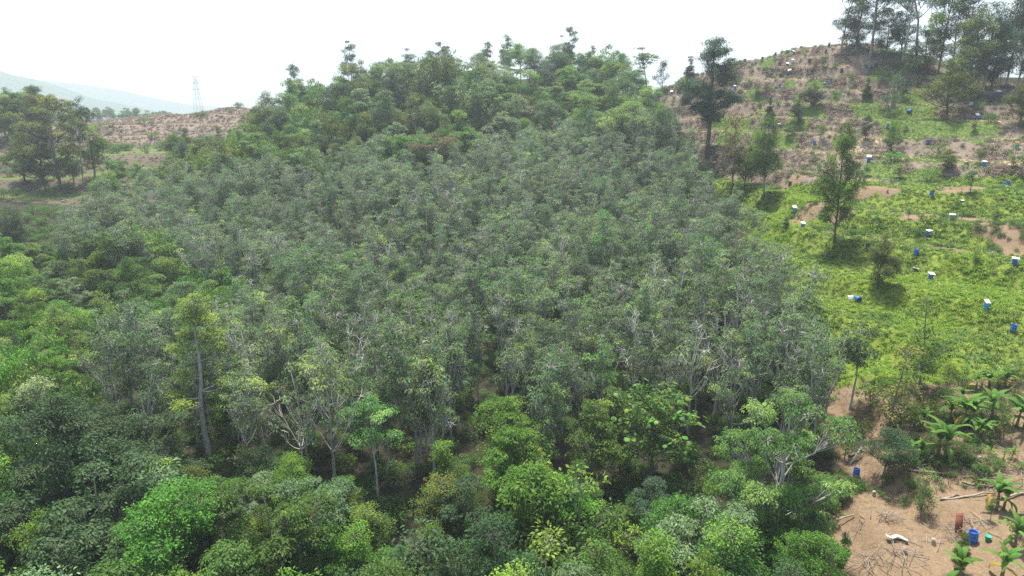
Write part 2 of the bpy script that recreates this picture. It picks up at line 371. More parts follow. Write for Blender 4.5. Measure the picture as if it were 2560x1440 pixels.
# ------------------------------------------------------------------ mountains
def mountain(name, r0, prof, mat, depth, seed):
    xs = np.array([p[0] for p in prof], float); ys = np.array([p[1] for p in prof], float)
    a = np.linspace(xs[0], xs[-1], 160); top = np.interp(a, xs, ys); V = []; k = 26
    for j in range(k):
        t = j / (k - 1); rr = r0 + depth * (t - .5) * 2
        for i in range(160):
            d = ray(a[i], 265); kk = 1 / math.hypot(d[0], d[1]); x, y = d[0] * kk * rr, d[1] * kk * rr
            zt = math.tan(math.radians((265 - top[i]) / FPX * 57.3 * .95)) * r0
            w = max(0, 1 - abs(t - .5) * 2) ** .8
            V.append((x, y, -70 + (zt + 70) * w * (1 + .10 * float(fbm(np.array([x + seed]), np.array([y]), 600, 4)[0]) * (1 if t != .5 else .4))))
    idx = np.arange(160 * k).reshape(k, 160)
    FF = np.stack([idx[:-1, :-1], idx[:-1, 1:], idx[1:, 1:], idx[1:, :-1]], -1).reshape(-1, 4)
    return props(obj(name, mesh(name, V, FF, [mat], smooth=True)), kind="structure")
M_MT = solid('forested_mountain', (.05, .085, .04), (.03, .055, .028), .02, .95, .05)
mountain("mountain", 2600, [(-900,150),(-400,160),(-100,178),(0,190),(50,203),(110,212),(170,226),(240,248),(330,262),(420,280),(520,300)], M_MT, 600, 0)
mountain("mountain_range", 3700, [(-900,185),(-200,196),(60,208),(150,213),(230,219),(300,228),(360,240),(450,256),(560,268),(700,278),(900,285)], M_MT, 700, 500)

# ------------------------------------------------------------------ haze
def build_haze():
    m = bpy.data.materials.new("haze_air"); m.use_nodes = True; n = m.node_tree.nodes; n.clear()
    o = n.new("ShaderNodeOutputMaterial"); v = n.new("ShaderNodeVolumePrincipled")
    v.inputs["Color"].default_value = (.82, .94, 1.0, 1); v.inputs["Density"].default_value = HAZE; v.inputs["Anisotropy"].default_value = 0.25
    m.node_tree.links.new(v.outputs[0], o.inputs["Volume"])
    b = MB(); b.box((0, 3100, 195), (16800, 9400, 520)); props(obj("haze", b.mesh("haze", [m])), kind="stuff")
build_haze()

# ------------------------------------------------------------------ plant builder
def nrm(a): return a / (np.linalg.norm(a, axis=-1, keepdims=True) + 1e-9)
def leaves(rng, C, R, n, l, w, mode='ball', tb=None, flat=.75, droop=.2):
    """leaf blades round the twig ends C: one folded diamond each"""
    C = np.asarray(C); k = len(C); R = np.broadcast_to(np.asarray(R, float), (k,))
    c = np.repeat(C, n, 0); r = np.repeat(R, n); m = len(c)
    tb = rng.rand(k) * .6 if tb is None else np.asarray(tb); t = np.clip(np.repeat(tb, n) + rng.rand(m) * .4, 0, 1)
    ph = rng.rand(m) * 2 * math.pi
    if mode == 'umbrella':
        u = np.sqrt(rng.rand(m)) ; dr = np.stack([np.cos(ph), np.sin(ph), np.zeros(m)], -1)
        p = c + dr * (u * r * .75)[:, None]; p[:, 2] += r * (.45 * (1 - u * u)) + rng.randn(m) * r * .12
        a = nrm(dr + rng.randn(m, 3) * .25 + np.array([0, 0, -1]) * (droop + .5 * u)[:, None]); nn = nrm(np.array([0, 0, 1.0]) + dr * .5 + rng.randn(m, 3) * .35)
    elif mode == 'hang':
        dr = nrm(rng.randn(m, 3)); p = c + dr * (r * rng.rand(m) ** .5)[:, None] * np.array([1, 1, .8])
        a = nrm(dr * .6 + np.array([0, 0, -1.0]) + rng.randn(m, 3) * .35); nn = nrm(rng.randn(m, 3) + np.array([0, 0, .6]))
    else:
        dr = rng.randn(m, 3); dr[:, 2] = dr[:, 2] * .8 + .25; dr = nrm(dr)
        p = c + dr * (r * (.35 + .65 * rng.rand(m) ** .5))[:, None] * np.array([1, 1, flat])
        a = nrm(dr * np.array([1, 1, .4]) + rng.randn(m, 3) * .45 - np.array([0, 0, droop])); nn = nrm(dr * .7 + np.array([0, 0, .7]) + rng.randn(m, 3) * .5)
    s = nrm(np.cross(a, nn)); nn = np.cross(s, a)
    ll = (l * (.7 + .6 * rng.rand(m)))[:, None]; ww = (w * (.7 + .6 * rng.rand(m)))[:, None]
    v = np.stack([p, p + a * ll * .5 + s * ww * .5 + nn * ww * .12, p + a * ll - nn * ll * .12, p + a * ll * .5 - s * ww * .5 + nn * ww * .12], 1)
    return v.reshape(-1, 3), np.repeat(t, 4)
def bez(a, b, c, n=5):
    t = np.linspace(0, 1, n)[:, None]; return (1 - t) ** 2 * a + 2 * t * (1 - t) * b + t * t * c
class Plant:
    def __init__(s, seed): s.rng = np.random.RandomState(seed); s.mb = MB(); s.lv = []; s.lt = []
    def leaf(s, *a, **k): v, t = leaves(s.rng, *a, **k); s.lv.append(v); s.lt.append(t)
    def done(s, name, bark, leaf):
        s.trunk = s.mb.mesh(name + "_trunk", [bark], smooth=True)
        V = np.concatenate(s.lv); s.crown = mesh(name + "_crown", V, np.arange(len(V)).reshape(-1, 4), [leaf], np.concatenate(s.lt))
        tv, tf = s.mb.arr(); s._d = (tv, tf, V, np.concatenate(s.lt)); s.name = name; s.bark = bark; s.lf = leaf; s.merged = None; return s
    def template(s):
        if s.merged is None:
            tv, tf, V, t = s._d; nq = len(tf[0]); nt = len(tf[1]); nl = len(V) // 4
            q = np.concatenate([tf[0], np.arange(len(V)).reshape(-1, 4) + len(tv)])
            me = mesh(s.name + "_whole", np.concatenate([tv, V]), [q, tf[1]], [s.bark, s.lf], np.r_[np.zeros(len(tv)), t], np.r_[np.zeros(nq), np.ones(nl), np.zeros(nt)])
            s.merged = bpy.data.objects.new(s.name + "_whole", me)
        return s.merged
PROF = {'round': lambda t: np.sqrt(np.clip(1 - (2 * t - 1) ** 2, 0, 1)) * .9 + .1, 'cone': lambda t: (1 - t) ** .8 * .95 + .08, 'oval': lambda t: np.clip(np.sin(math.pi * (t * .85 + .12)), .1, 1),
        'top': lambda t: .35 + .65 * np.sin(math.pi * np.clip(t * .75 + .15, 0, 1)), 'column': lambda t: np.clip(np.sin(math.pi * (t * .8 + .12)), .25, 1), 'flat': lambda t: .5 + .5 * t}
def wob(g, a, t): return 1 + .28 * math.sin(2 * a + g[0]) * math.sin(5 * t + g[1]) + .18 * math.sin(3 * a + g[2])
def tree(name, seed, h, R, zb, prof='round', nl=10, lr=1.2, nc=14, cr=.5, nf=14, l=.3, w=.14, mode='ball', tr=.16, bark=None, leaf=None, lean=.03, asc=.8, flush=.1, lflat=.7, twig=.03, limb=.45, bare=0.0, fork=None, sides=6, shell=.55, flat=.75):
    s = Plant(seed); g = s.rng; pf = PROF[prof]
    lx, ly = g.randn(2) * lean * h; n = 8; tt = np.linspace(0, 1, n)
    hb = h * .93
    tp = np.stack([lx * tt ** 2 + np.cumsum(g.randn(n)) * .02 * h * .3 * (tt > 0), ly * tt ** 2 + np.cumsum(g.randn(n)) * .02 * h * .3 * (tt > 0), -.6 + (hb + .6) * tt], -1)
    rad = tr * (1 - .88 * tt) + .01; rad[0] *= 1.35
    s.mb.tube(tp, rad, sides)
    at = lambda z: np.array([np.interp(z, tp[:, 2], tp[:, 0]), np.interp(z, tp[:, 2], tp[:, 1]), z])
    fork = zb * h * .8 if fork is None else fork * h
    cent = []; tries = 0; ws = g.rand(3) * 6.28
    while len(cent) < nl and tries < nl * 40:
        tries += 1
        t = g.rand() if len(cent) else .97
        a = g.rand() * 2 * math.pi; q = R * float(pf(np.array(t))) * (shell + (1 - shell) * g.rand()) if t < .93 else R * .1 * g.rand()
        q *= wob(ws, a, t)
        q = max(0, q - lr * .5)
        z = h * (zb + (1 - zb) * t) - lr * .35; c = at(min(z, hb)) * np.array([1, 1, 0]) + np.array([q * math.cos(a), q * math.sin(a), z])
        if all(np.linalg.norm((c - d) * np.array([1, 1, 1.2])) > lr * 1.05 * (1 - tries / (nl * 60)) for d in cent): cent.append(c)
    for c in cent:
        hor = math.hypot(c[0] - at(c[2])[0], c[1] - at(c[2])[1]); za = np.clip(c[2] - asc * hor - .3 * lr, fork, hb * .97); A = at(za)
        r0 = max(.015, np.interp(za, tp[:, 2], rad) * limb); mid = A + (c - A) * np.array([.6, .6, .35]) + g.randn(3) * .12 * hor
        br = bez(A, mid, c, 5); s.mb.tube(br, np.linspace(r0, max(.012, r0 * .3), 5), 4, False)
        L_ = lr * (.5 + .85 * g.rand()); k = max(3, int(nc * (L_ / lr) ** 2))
        d = g.randn(k, 3); d[:, 2] += .45; d = nrm(d); cc = c + d * L_ * (.55 + .45 * g.rand(k, 1)) * np.array([1, 1, lflat])
        for q in range(k):
            b0 = br[g.randint(2, 5)]; e = cc[q]; s.mb.tube(np.array([b0, (b0 + e) / 2 + g.randn(3) * .08 * L_ + np.array([0, 0, .06 * L_]), e]), np.array([twig, twig * .75, twig * .45]), 3, False)
        if g.rand() < bare: cc = cc[:max(1, k // 6)]
        tb = g.rand(len(cc)) * .55 + (.45 if g.rand() < flush else 0) + .15 * (g.rand() - .5)
        s.leaf(cc, cr * (.75 + .5 * g.rand(len(cc))), nf, l, w, mode=mode, tb=np.clip(tb, 0, 1), flat=flat)
    return s.done(name, bark or B_GREY, leaf or L['mid'])
def bamboo(name, seed, h, n=14, leaf=None):
    s = Plant(seed); g = s.rng
    for i in range(n):
        a = g.rand() * 6.28; hh = h * (.65 + .4 * g.rand()); o = np.array([math.cos(a), math.sin(a), 0]); b = o * g.rand() * .7
        tip = b + o * hh * (.2 + .3 * g.rand()) + np.array([0, 0, hh * (.8 + .15 * g.rand())]); pts = bez(b, b + np.array([0, 0, hh * .85]), tip, 8)
        s.mb.tube(pts, np.linspace(.06, .012, 8), 4, False)
        C = np.array([pts[j] * (1 - f) + pts[j + 1] * f + g.randn(3) * .25 for j in range(2, 7) for f in (0, .33, .66)])
        s.leaf(C, .42, 22, .40, .10, mode='hang', tb=np.clip(g.rand(len(C)) * .4 + .5 * g.rand(), 0, 1))
    return s.done(name, B_GREY, leaf or L['bamboo'])
def shrub(name, seed, h, R, n=26, leaf=None, l=.22, w=.11, nf=26):
    s = Plant(seed); g = s.rng
    for i in range(n):
        a = g.rand() * 6.28; q = R * math.sqrt(g.rand()); z = h * (.35 + .65 * g.rand() * (1 - .6 * (q / R) ** 2)); c = np.array([q * math.cos(a), q * math.sin(a), z])
        s.mb.tube(np.array([(c[0] * .2, c[1] * .2, -.2), (c[0] * .6, c[1] * .6, z * .6), c]), [.03, .02, .01], 3, False)
        s.leaf(c[None], R * .28 * (.8 + .5 * g.rand()), nf, l, w, tb=np.array([g.rand() * .6]))
    return s.done(name, B_GREY, leaf or L['mid'])

GREY_LABELS = 0
T = {}
T['rubber'] = [tree('rubber', 100 + i, 11.8 + (i % 4) * .7, 2.25 + .22 * (i % 4), .34 + .06 * (i % 3), ['oval', 'top', 'column'][i % 3], 15 + i % 3, .92, 13, .42, 12, .27, .110, 'umbrella', .13, B_PALE, L['rubber'], .045, 1.9, .16, .9, .030, .6, .20 if i < 8 else .65, .30, 5, .35) for i in range(12)]
T['round'] = [tree('broadleaf', 200 + i, 9 + .6 * i, 3.1, .36, 'round', 17, 1.3, 26, .46, 32, .19, .095, 'ball', .17, B_GREY, L['mid'], .03, .8, .15, .75, .02) for i in range(5)]
T['dense'] = [tree('dense', 230 + i, 9 + .8 * i, 3.2, .18, 'oval', 22, 1.15, 28, .40, 32, .17, .08, 'ball', .17, B_BROWN, L['dark'], .02, .7, .1, .8, .02) for i in range(4)]
T['lobed'] = [tree('lobed', 260 + i, 10 + .6 * i, 3.4, .46, 'top', 13, 1.2, 30, .42, 30, .21, .10, 'umbrella', .15, B_GREY, L['bright'], .04, .9, .1, .55, .022) for i in range(4)]
T['cone'] = [tree('cone', 300 + i, 9, 2.2 + .2 * i, .10, 'cone', 24, .85, 20, .36, 24, .22, .085, 'ball', .13, B_BROWN, L['olive'], .015, .3, .15, .7, .016) for i in range(4)]
T['column'] = [tree('column', 330 + i, 10, 1.6, .12, 'column', 20, .85, 22, .36, 24, .22, .10, 'hang', .13, B_GREY, L['mid'], .015, .4, .2, .9, .016) for i in range(3)]
T['flat'] = [tree('layered', 360 + i, 12, 4.6, .50, 'flat', 14, 1.5, 26, .50, 24, .22, .09, 'umbrella', .20, B_GREY, L['mid'], .04, .6, .1, .28, .022, .5) for i in range(3)]
T['tall'] = [tree('tall', 400 + i, 18, 3.0, .50, 'oval', 14, 1.2, 20, .45, 20, .28, .12, 'ball', .20, B_PALE, L['mid'], .05, 1.1, .1, .7, .026, .5, .15) for i in range(5)]
T['bamboo'] = [bamboo('bamboo', 430 + i, 8 + i) for i in range(3)]
T['shrub'] = [shrub('shrub', 460 + i, 2.2, 1.5) for i in range(4)]
T['sapling'] = [tree('sapling', 490 + i, 3, .8, .3, 'oval', 7, .42, 9, .24, 12, .20, .08, 'ball', .045, B_GREY, L['mid'], .03, .8, .1, .8, .012) for i in range(3)]
T['sparse'] = [tree('sparse', 520 + i, 6, 2.0, .22, 'oval', 13, .75, 12, .36, 14, .22, .10, 'ball', .09, B_GREY, L['olive'], .04, .7, .25, .7, .016) for i in range(3)]

def place(kind, v, loc, label, cat='tree', group=None, name=None, leaf=None, bark=None, s=1.0, rz=None, rg=np.random.RandomState(5)):
    p = T[kind][v % len(T[kind])]
    r = empty(name or 'tree', loc, rg.rand() * 6.28 if rz is None else rz, s, (rg.randn() * .02, rg.randn() * .02))
    tk = obj('stem' if kind in ('shrub', 'bamboo') else 'trunk', p.trunk, r, mat=bark); cr = obj('foliage' if kind in ('shrub', 'bamboo') else 'crown', p.crown, r, mat=leaf)
    props(r, label, cat, group); return r
def scatter(name, pts, rz, sc, temps, label, cat, seed=1, tilt=0.0):
    """one object of kind stuff: copies of small plants on its points"""
    pts = np.asarray(pts); me = bpy.data.meshes.new(name); me.vertices.add(len(pts)); me.vertices.foreach_set("co", pts.astype(np.float32).ravel())
    g = np.random.RandomState(seed)
    a = me.attributes.new("rot", 'FLOAT_VECTOR', 'POINT'); a.data.foreach_set("vector", np.stack([g.randn(len(pts)) * tilt, g.randn(len(pts)) * tilt, rz], -1).astype(np.float32).ravel())
    a = me.attributes.new("scl", 'FLOAT', 'POINT'); a.data.foreach_set("value", np.asarray(sc, np.float32))
    a = me.attributes.new("pick", 'INT', 'POINT'); a.data.foreach_set("value", g.randint(0, len(temps), len(pts)).astype(np.int32))
    o = obj(name, me); ng = bpy.data.node_groups.new(name, 'GeometryNodeTree')
    ng.interface.new_socket("Geometry", in_out='INPUT', socket_type='NodeSocketGeometry'); ng.interface.new_socket("Geometry", in_out='OUTPUT', socket_type='NodeSocketGeometry')
    n = ng.nodes; l = ng.links; gi = n.new("NodeGroupInput"); go = n.new("NodeGroupOutput"); ip = n.new("GeometryNodeInstanceOnPoints"); jn = n.new("GeometryNodeJoinGeometry")
    for t in reversed(temps):
        q = n.new("GeometryNodeObjectInfo"); q.inputs["Object"].default_value = t; q.inputs["As Instance"].default_value = True; l.new(q.outputs["Geometry"], jn.inputs[0])
    def attr(nm, ty):
        x = n.new("GeometryNodeInputNamedAttribute"); x.data_type = ty; x.inputs[0].default_value = nm; return [q for q in x.outputs if q.enabled and q.name == "Attribute"][0]
    l.new(gi.outputs[0], ip.inputs["Points"]); l.new(jn.outputs[0], ip.inputs["Instance"]); ip.inputs["Pick Instance"].default_value = True
    l.new(attr("pick", 'INT'), ip.inputs["Instance Index"]); l.new(attr("scl", 'FLOAT'), ip.inputs["Scale"])
    er = n.new("FunctionNodeEulerToRotation"); l.new(attr("rot", 'FLOAT_VECTOR'), er.inputs[0]); l.new(er.outputs[0], ip.inputs["Rotation"])
    l.new(ip.outputs[0], go.inputs[0])
    md = o.modifiers.new("scatter", 'NODES'); md.node_group = ng
    props(o, label, cat, None, "stuff"); return o

# ------------------------------------------------------------------ rubber plantation
RUB = [(150,490),(300,450),(420,405),(620,385),(820,355),(1000,350),(1150,335),(1350,305),(1560,275),(1690,275),(1750,380),(1840,480),(1930,560),(2010,640),(2070,740),(2090,830),(2050,905),(1950,930),(1830,890),(1650,880),(1400,880),(1180,900),(1050,930),(900,930),(700,950),(560,1000),(420,960),(300,920),(180,870),(220,770),(400,745),(580,725),(600,640),(430,575),(220,575),(130,570)]
g = np.random.RandomState(11)
sp = 2.95; gx, gy = np.meshgrid(np.arange(-140, 90, sp), np.arange(50, 262, sp)); gx = gx.ravel() + (np.floor(gy.ravel() / sp) % 2) * sp / 2 + g.randn(gx.size) * .95; gy = gy.ravel() + g.randn(gy.size) * .95
gz = gh(gx, gy); sc = .90 + .10 * g.randn(len(gx)) + .28 * fbm(gx, gy, 14, 2); sc = np.clip(sc, .6, 1.2)
px, py = project(gx, gy, gz + 12.5 * sc)
keep = ~((np.abs(gx + .49 * gy) < 2.8) & (gy < 62)) & inpoly(px, py, RUB) & (g.rand(len(gx)) > .08 + .30 * (fbm(gx, gy, 16, 2) > .33))
gx, gy, gz, sc, px, py = [a[keep] for a in (gx, gy, gz, sc, px, py)]
rz = g.rand(len(gx)) * 6.28; vv = g.randint(0, 8, len(gx)); bare = g.rand(len(gx)) < .22; vv[bare] = 8 + g.randint(0, 4, bare.sum())
order = np.argsort(gx ** 2 + gy ** 2 + gz ** 2)
print("RUBBER", len(gx))
def whereabouts(px_, py_, xb, yb, xn, yn):
    return yn[int(np.digitize(py_, yb))] + ' ' + xn[int(np.digitize(px_, xb))]
for i in order[:300]:
    wh = whereabouts(px[i], py[i], [400, 640, 860, 1080, 1300, 1520, 1720, 1900], [690, 770, 850], ['far left', 'left', 'middle left', 'near left of middle', 'middle', 'near right of middle', 'middle right', 'right', 'far right'], ['upper', 'central', 'lower', 'lowest'])
    b = vv[i] >= 8; m = L['rubber2'] if g.rand() < .3 else (L['fresh'] if g.rand() < .10 else (L['bamboo'] if g.rand() < .04 else None))
    place('rubber', int(vv[i]), (gx[i], gy[i], gz[i]), f'half bare rubber tree with pale branches, {wh} of near plantation' if b else f'grey green rubber tree with pale trunk, {wh} of near plantation', 'rubber tree',
          'half bare rubber trees in the plantation' if b else 'leafy rubber trees in the plantation', 'rubber_tree', m, None, float(sc[i]), float(rz[i]))
rest = order[300:]
scatter('rubber_plantation', np.stack([gx, gy, gz], -1)[rest], rz[rest], sc[rest], [t.template() for t in T['rubber']], 'mass of grey green rubber trees climbing the middle of the hill', 'plantation', 3)

# ------------------------------------------------------------------ jungle on the ridge behind the plantation
g = np.random.RandomState(21)
def fill(poly, n, hfun, mind, maxtry=4500):
    """tree places whose tops show inside the outline: (position, height)"""
    out = []; xs = [p[0] for p in poly]; ys = [p[1] for p in poly]; xy = []
    for _ in range(maxtry):
        if len(out) >= n: break
        qx, qy = g.uniform(min(xs), max(xs)), g.uniform(min(ys), max(ys))
        if not inpoly(np.array([qx]), np.array([qy]), poly)[0]: continue
        h = hfun(qx, qy); p = top_at(qx, qy, h)
        if (440 < qx < 590 and 900 < qy < 1190) or (1770 < qx < 2070 and 1000 < qy < 1345) or (1560 < qx < 1720 and 930 < qy < 1200) or rng_of(p) > 330 or any((p[0] - a) ** 2 + (p[1] - b) ** 2 < mind * mind for a, b in xy): continue
        out.append((p, h, qx, qy)); xy.append((p[0], p[1]))
    return out
KINDS = {  # kind -> (tree set, natural height, words)
    'round': (9.9, 'round crowned'), 'dense': (10, 'dense'), 'lobed': (10.8, 'clumpy topped'), 'cone': (9, 'cone shaped'), 'column': (10, 'narrow upright'), 'flat': (12, 'flat layered'), 'tall': (18, 'tall slender'), 'bamboo': (8, 'feathery bamboo'), 'shrub': (2.2, 'low bushy'), 'sparse': (6, 'open crowned'), 'sapling': (3, 'thin young')}
NAMES = {'round': 'broadleaf_tree', 'dense': 'dense_tree', 'lobed': 'clumpy_tree', 'cone': 'cone_tree', 'column': 'upright_tree', 'flat': 'layered_tree', 'tall': 'tall_tree', 'bamboo': 'bamboo_clump', 'shrub': 'shrub', 'sparse': 'open_tree', 'sapling': 'sapling'}
CW = {'mid': 'mid green', 'dark': 'dark green', 'bright': 'bright green', 'yellow': 'yellow green', 'olive': 'olive green', 'brown': 'brownish', 'orange': 'orange leaved', 'pale': 'pale green', 'bamboo': 'light green', 'blue': 'blue green', 'rubber': 'grey green', 'rubber2': 'pale grey green'}
SPAN = {'on the ridge': (420, 1690, 100, 400), 'in the left thicket': (-60, 600, 560, 1040), 'in the foreground jungle': (-60, 2060, 1050, 1450), 'in the upper left wood': (-140, 160, 330, 365), 'beside the left field': (200, 440, 395, 480)}
def jungle(places, kinds, cols, where, group, pk, pc):
    for p, h, qx, qy in places:
        k = kinds[g.choice(len(kinds), p=pk)]; c = cols[g.choice(len(cols), p=pc)]
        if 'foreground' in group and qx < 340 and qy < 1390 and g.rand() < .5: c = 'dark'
        if k == 'bamboo' and c in ('dark', 'blue', 'brown', 'orange'): c = 'bamboo'
        hn, w = KINDS[k]; s = h / hn * g.uniform(.92, 1.08); nm = NAMES[k]
        lo, hi, ya, yb_ = SPAN[group]; wh = ['at its far left', 'at its left', 'left of its middle', 'at its middle', 'right of its middle', 'at its right', 'at its far right'][int(np.clip((qx - lo) / (hi - lo) * 7, 0, 6))] + ', ' + ['high up', 'midway', 'low down'][int(np.clip((qy - ya) / (yb_ - ya) * 3, 0, 2))]
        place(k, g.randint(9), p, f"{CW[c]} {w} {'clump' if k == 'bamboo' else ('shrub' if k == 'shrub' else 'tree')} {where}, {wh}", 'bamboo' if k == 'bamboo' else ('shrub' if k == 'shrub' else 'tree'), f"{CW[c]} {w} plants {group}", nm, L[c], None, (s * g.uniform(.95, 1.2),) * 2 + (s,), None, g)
RIDGE = [(640,262),(690,205),(760,190),(870,150),(980,150),(1080,140),(1180,130),(1280,120),(1400,110),(1470,95),(1540,120),(1590,160),(1620,215),(1690,265),(1560,290),(1350,315),(1150,345),(1000,360),(820,370),(620,395),(420,415),(400,390),(450,350),(560,305)]
ridge = fill(RIDGE, 260, lambda x, y: g.uniform(10, 16) if y < 260 else g.uniform(8, 13), 2.9, 8000)
jungle(ridge, ['round', 'dense', 'lobed', 'flat', 'tall', 'bamboo', 'column', 'cone'], ['mid', 'dark', 'bright', 'pale', 'bamboo', 'olive', 'blue', 'brown'], 'in ridge forest', 'on the ridge', [.24, .14, .16, .08, .06, .16, .10, .06], [.28, .12, .09, .17, .14, .09, .07, .04])
# named crowns on the ridge, tops and widths read from the photograph
def one(px, ytop, h, kind, v, col, label, name='jungle_tree', cat='tree', wide=1.0, bark=None, rz=None, base=False):
    p = top_at(px, ytop, 0 if base else h); s = h / KINDS[kind][0]
    if base == 'auto': pass
    return place(kind, v, p, label, cat, None, name, L[col] if col else None, bark, (s * wide, s * wide, s), rz, g)
def onb(px, ybase, ytop, kind, v, col, label, wpx=None, name='tree', cat='tree', bark=None, rw=None, rz=None):
    """tree standing with its foot at a pixel, as tall (and wide) as it shows there"""
    p = crest_at(px, ybase); r = rng_of(p); h = (ybase - ytop) * r / FPX * 1.04; s = h / KINDS[kind][0]
    w = s if wpx is None else (wpx * r / FPX) / (2 * RW[kind])
    return place(kind, v, p, label, cat, None, name, L[col] if col else None, bark, (w, w, s), rz, g)
RW = {'round': 3.4, 'dense': 3.3, 'lobed': 3.7, 'cone': 2.4, 'column': 1.9, 'flat': 4.8, 'tall': 3.2, 'bamboo': 4.0, 'shrub': 1.7, 'sparse': 2.1, 'sapling': .85}
one(915, 262, 11, 'column', 0, 'bright', 'bright green column shaped tree rising at the foot of the ridge forest', wide=1.25)
one(845, 290, 9, 'bamboo', 1, 'bright', 'vivid light green feathery clump left of the column shaped tree', 'bamboo_clump', 'bamboo', .7)
one(1185, 228, 7, 'round', 1, 'yellow', 'yellow leaved small tree on the ridge beside the dark crowns', wide=.6)
one(1215, 232, 7, 'column', 1, 'orange', 'yellow orange leaved tree standing out of the ridge forest', wide=1.0)
one(1125, 225, 8, 'bamboo', 2, 'yellow', 'yellow green feathery clump in the middle of the ridge forest', 'bamboo_clump', 'bamboo', .8)
one(745, 185, 13, 'dense', 0, 'dark', 'dark dense double crowned tree at the left end of the ridge')
one(790, 243, 9, 'round', 2, 'yellow', 'bright yellow topped round tree below the dark tree on the left ridge end')
one(690, 170, 14, 'tall', 0, 'blue', 'thin dark tree on the left skyline of the ridge')
one(735, 150, 17, 'tall', 1, 'blue', 'sparse tall tree standing up on the left skyline of the ridge')
one(880, 98, 19, 'tall', 2, 'dark', 'tall open tree with scattered dark leaf clumps on the ridge skyline')
one(1010, 118, 17, 'tall', 3, 'blue', 'narrow dark tree poking above the ridge skyline left of the middle')
one(1095, 102, 17, 'flat', 0, 'blue', 'dark flat topped tree breaking the middle of the ridge skyline', wide=.6)
one(1220, 105, 16, 'column', 2, 'olive', 'olive upright tree on the ridge skyline right of the middle', wide=1.2)
one(1280, 88, 18, 'tall', 4, 'pale', 'pale thin tree on the skyline just left of the ridge top')
one(1425, 66, 18, 'flat', 1, 'blue', 'dark flat topped tree at the very top of the ridge', wide=.5)
one(1500, 78, 16, 'round', 3, 'mid', 'rounded green tree crowning the top of the ridge')
one(1545, 105, 14, 'dense', 1, 'mid', 'green dense tree on the right shoulder of the ridge top')
one(1240, 215, 10, 'flat', 2, 'mid', 'flat umbrella shaped green crown in the middle of the ridge forest')
one(640, 262, 10, 'round', 0, 'brown', 'brownish round tree where the ridge meets the far terraces', wide=1.2)
one(610, 300, 9, 'sparse', 0, 'brown', 'greyish brown half bare tree below the far terraces', wide=1.5)
one(455, 330, 9, 'dense', 2, 'dark', 'small dark tree at the left foot of the ridge')
one(440, 350, 10, 'round', 4, 'mid', 'round green tree at the left foot of the ridge', wide=1.1)
one(1530, 205, 10, 'lobed', 0, 'yellow', 'light yellow green tree on the right side of the ridge', wide=.8)

# ------------------------------------------------------------------ foreground jungle, left thicket
LEFT = [(0,575),(130,575),(220,580),(430,580),(590,645),(570,725),(400,745),(220,770),(175,870),(150,1010),(-60,1040),(-60,560)]
lf = fill(LEFT, 75, lambda x, y: g.uniform(6, 10), 3.2)
jungle(lf, ['bamboo', 'lobed', 'round', 'dense'], ['bright', 'bamboo', 'mid', 'pale', 'dark'], 'in left thicket', 'in the left thicket', [.24, .34, .30, .12], [.32, .24, .22, .12, .10])
FRONT = [(-60,1060),(160,960),(300,1000),(420,1040),(560,1110),(640,1100),(720,1080),(800,1120),(850,1200),(900,1260),(960,1290),(1050,1250),(1090,1140),(1150,1120),(1270,1040),(1340,1100),(1420,1130),(1560,1180),(1640,1230),(1740,1240),(1800,1130),(1900,1060),(2030,1090),(2060,1180),(2060,1300),(2050,1500),(-60,1500)]
fr = fill(FRONT, 112, lambda x, y: g.uniform(6, 11.5) if x > 420 else g.uniform(8, 12), 3.0)
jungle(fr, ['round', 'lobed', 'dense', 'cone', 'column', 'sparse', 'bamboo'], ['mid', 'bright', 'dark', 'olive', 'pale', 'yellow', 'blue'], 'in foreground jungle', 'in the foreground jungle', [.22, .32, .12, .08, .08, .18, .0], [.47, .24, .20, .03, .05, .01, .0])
# ragged edge of bushes between rubber and jungle and under the rubber trees
scn = np.array([(x, y) for x in np.arange(-130, 85, 2.6) for y in np.arange(42, 200, 2.6)]) + g.randn(83 * 61, 2)[: len(np.arange(-130, 85, 2.6)) * len(np.arange(42, 200, 2.6))] * .9
sz = gh(scn[:, 0], scn[:, 1]); qx, qy = project(scn[:, 0], scn[:, 1], sz)
ok = ~((scn[:, 0] < -60) & (scn[:, 1] > 145)) & ~inpoly(qx, qy, CLEAR) & (qx > -200) & (g.rand(len(scn)) < .97 - .2 * ((qx > 850) & (qx < 1120) & (qy > 1060) & (qy < 1290)))
scatter('undergrowth', np.c_[scn, sz - .15][ok], g.rand(ok.sum()) * 6.28, g.uniform(.4, 1.15, ok.sum()), [t.template() for t in T['shrub']], 'low dark green undergrowth on the floor below the rubber trees', 'undergrowth', 5, .1)

# single trees of the foreground
T['emergent'] = [tree('emergent', 700, 18.5, 4.1, .46, 'cone', 17, .82, 18, .38, 28, .20, .08, 'ball', .26, B_PALE, L['golden'], .0, .5, .25, .7, .026, .5)]
T['fork'] = [tree('forked', 710, 10.5, 2.7, .62, 'top', 9, 1.05, 24, .42, 22, .25, .10, 'umbrella', .11, B_WHITE, L['fresh'], .02, .9, .1, .5, .028, .6, 0, .5)]
T['big'] = [tree('spreading', 720, 11.5, 4.6, .22, 'top', 28, 1.15, 30, .42, 30, .20, .085, 'umbrella', .26, B_PALE, L['fresh'], .02, .8, .25, .6, .036, .5)]
T['bare'] = [tree('bare', 760 + i, 13, 2.8, .40, 'top', 11, 1.1, 11, .4, 8, .3, .12, 'umbrella', .13, B_WHITE, L['rubber2'], .03, 1.9, .2, .9, .034, .6, .75, .34, 6) for i in range(3)]
T['pole'] = [tree('pole', 770 + i, 21, 3.6, .50, 'top', 12, 1.25, 17, .5, 15, .34, .14, 'umbrella', .17, B_PALE, L['mid'], .07, 1.3, .1, .7, .036, .6, .2, .38, 6) for i in range(4)]
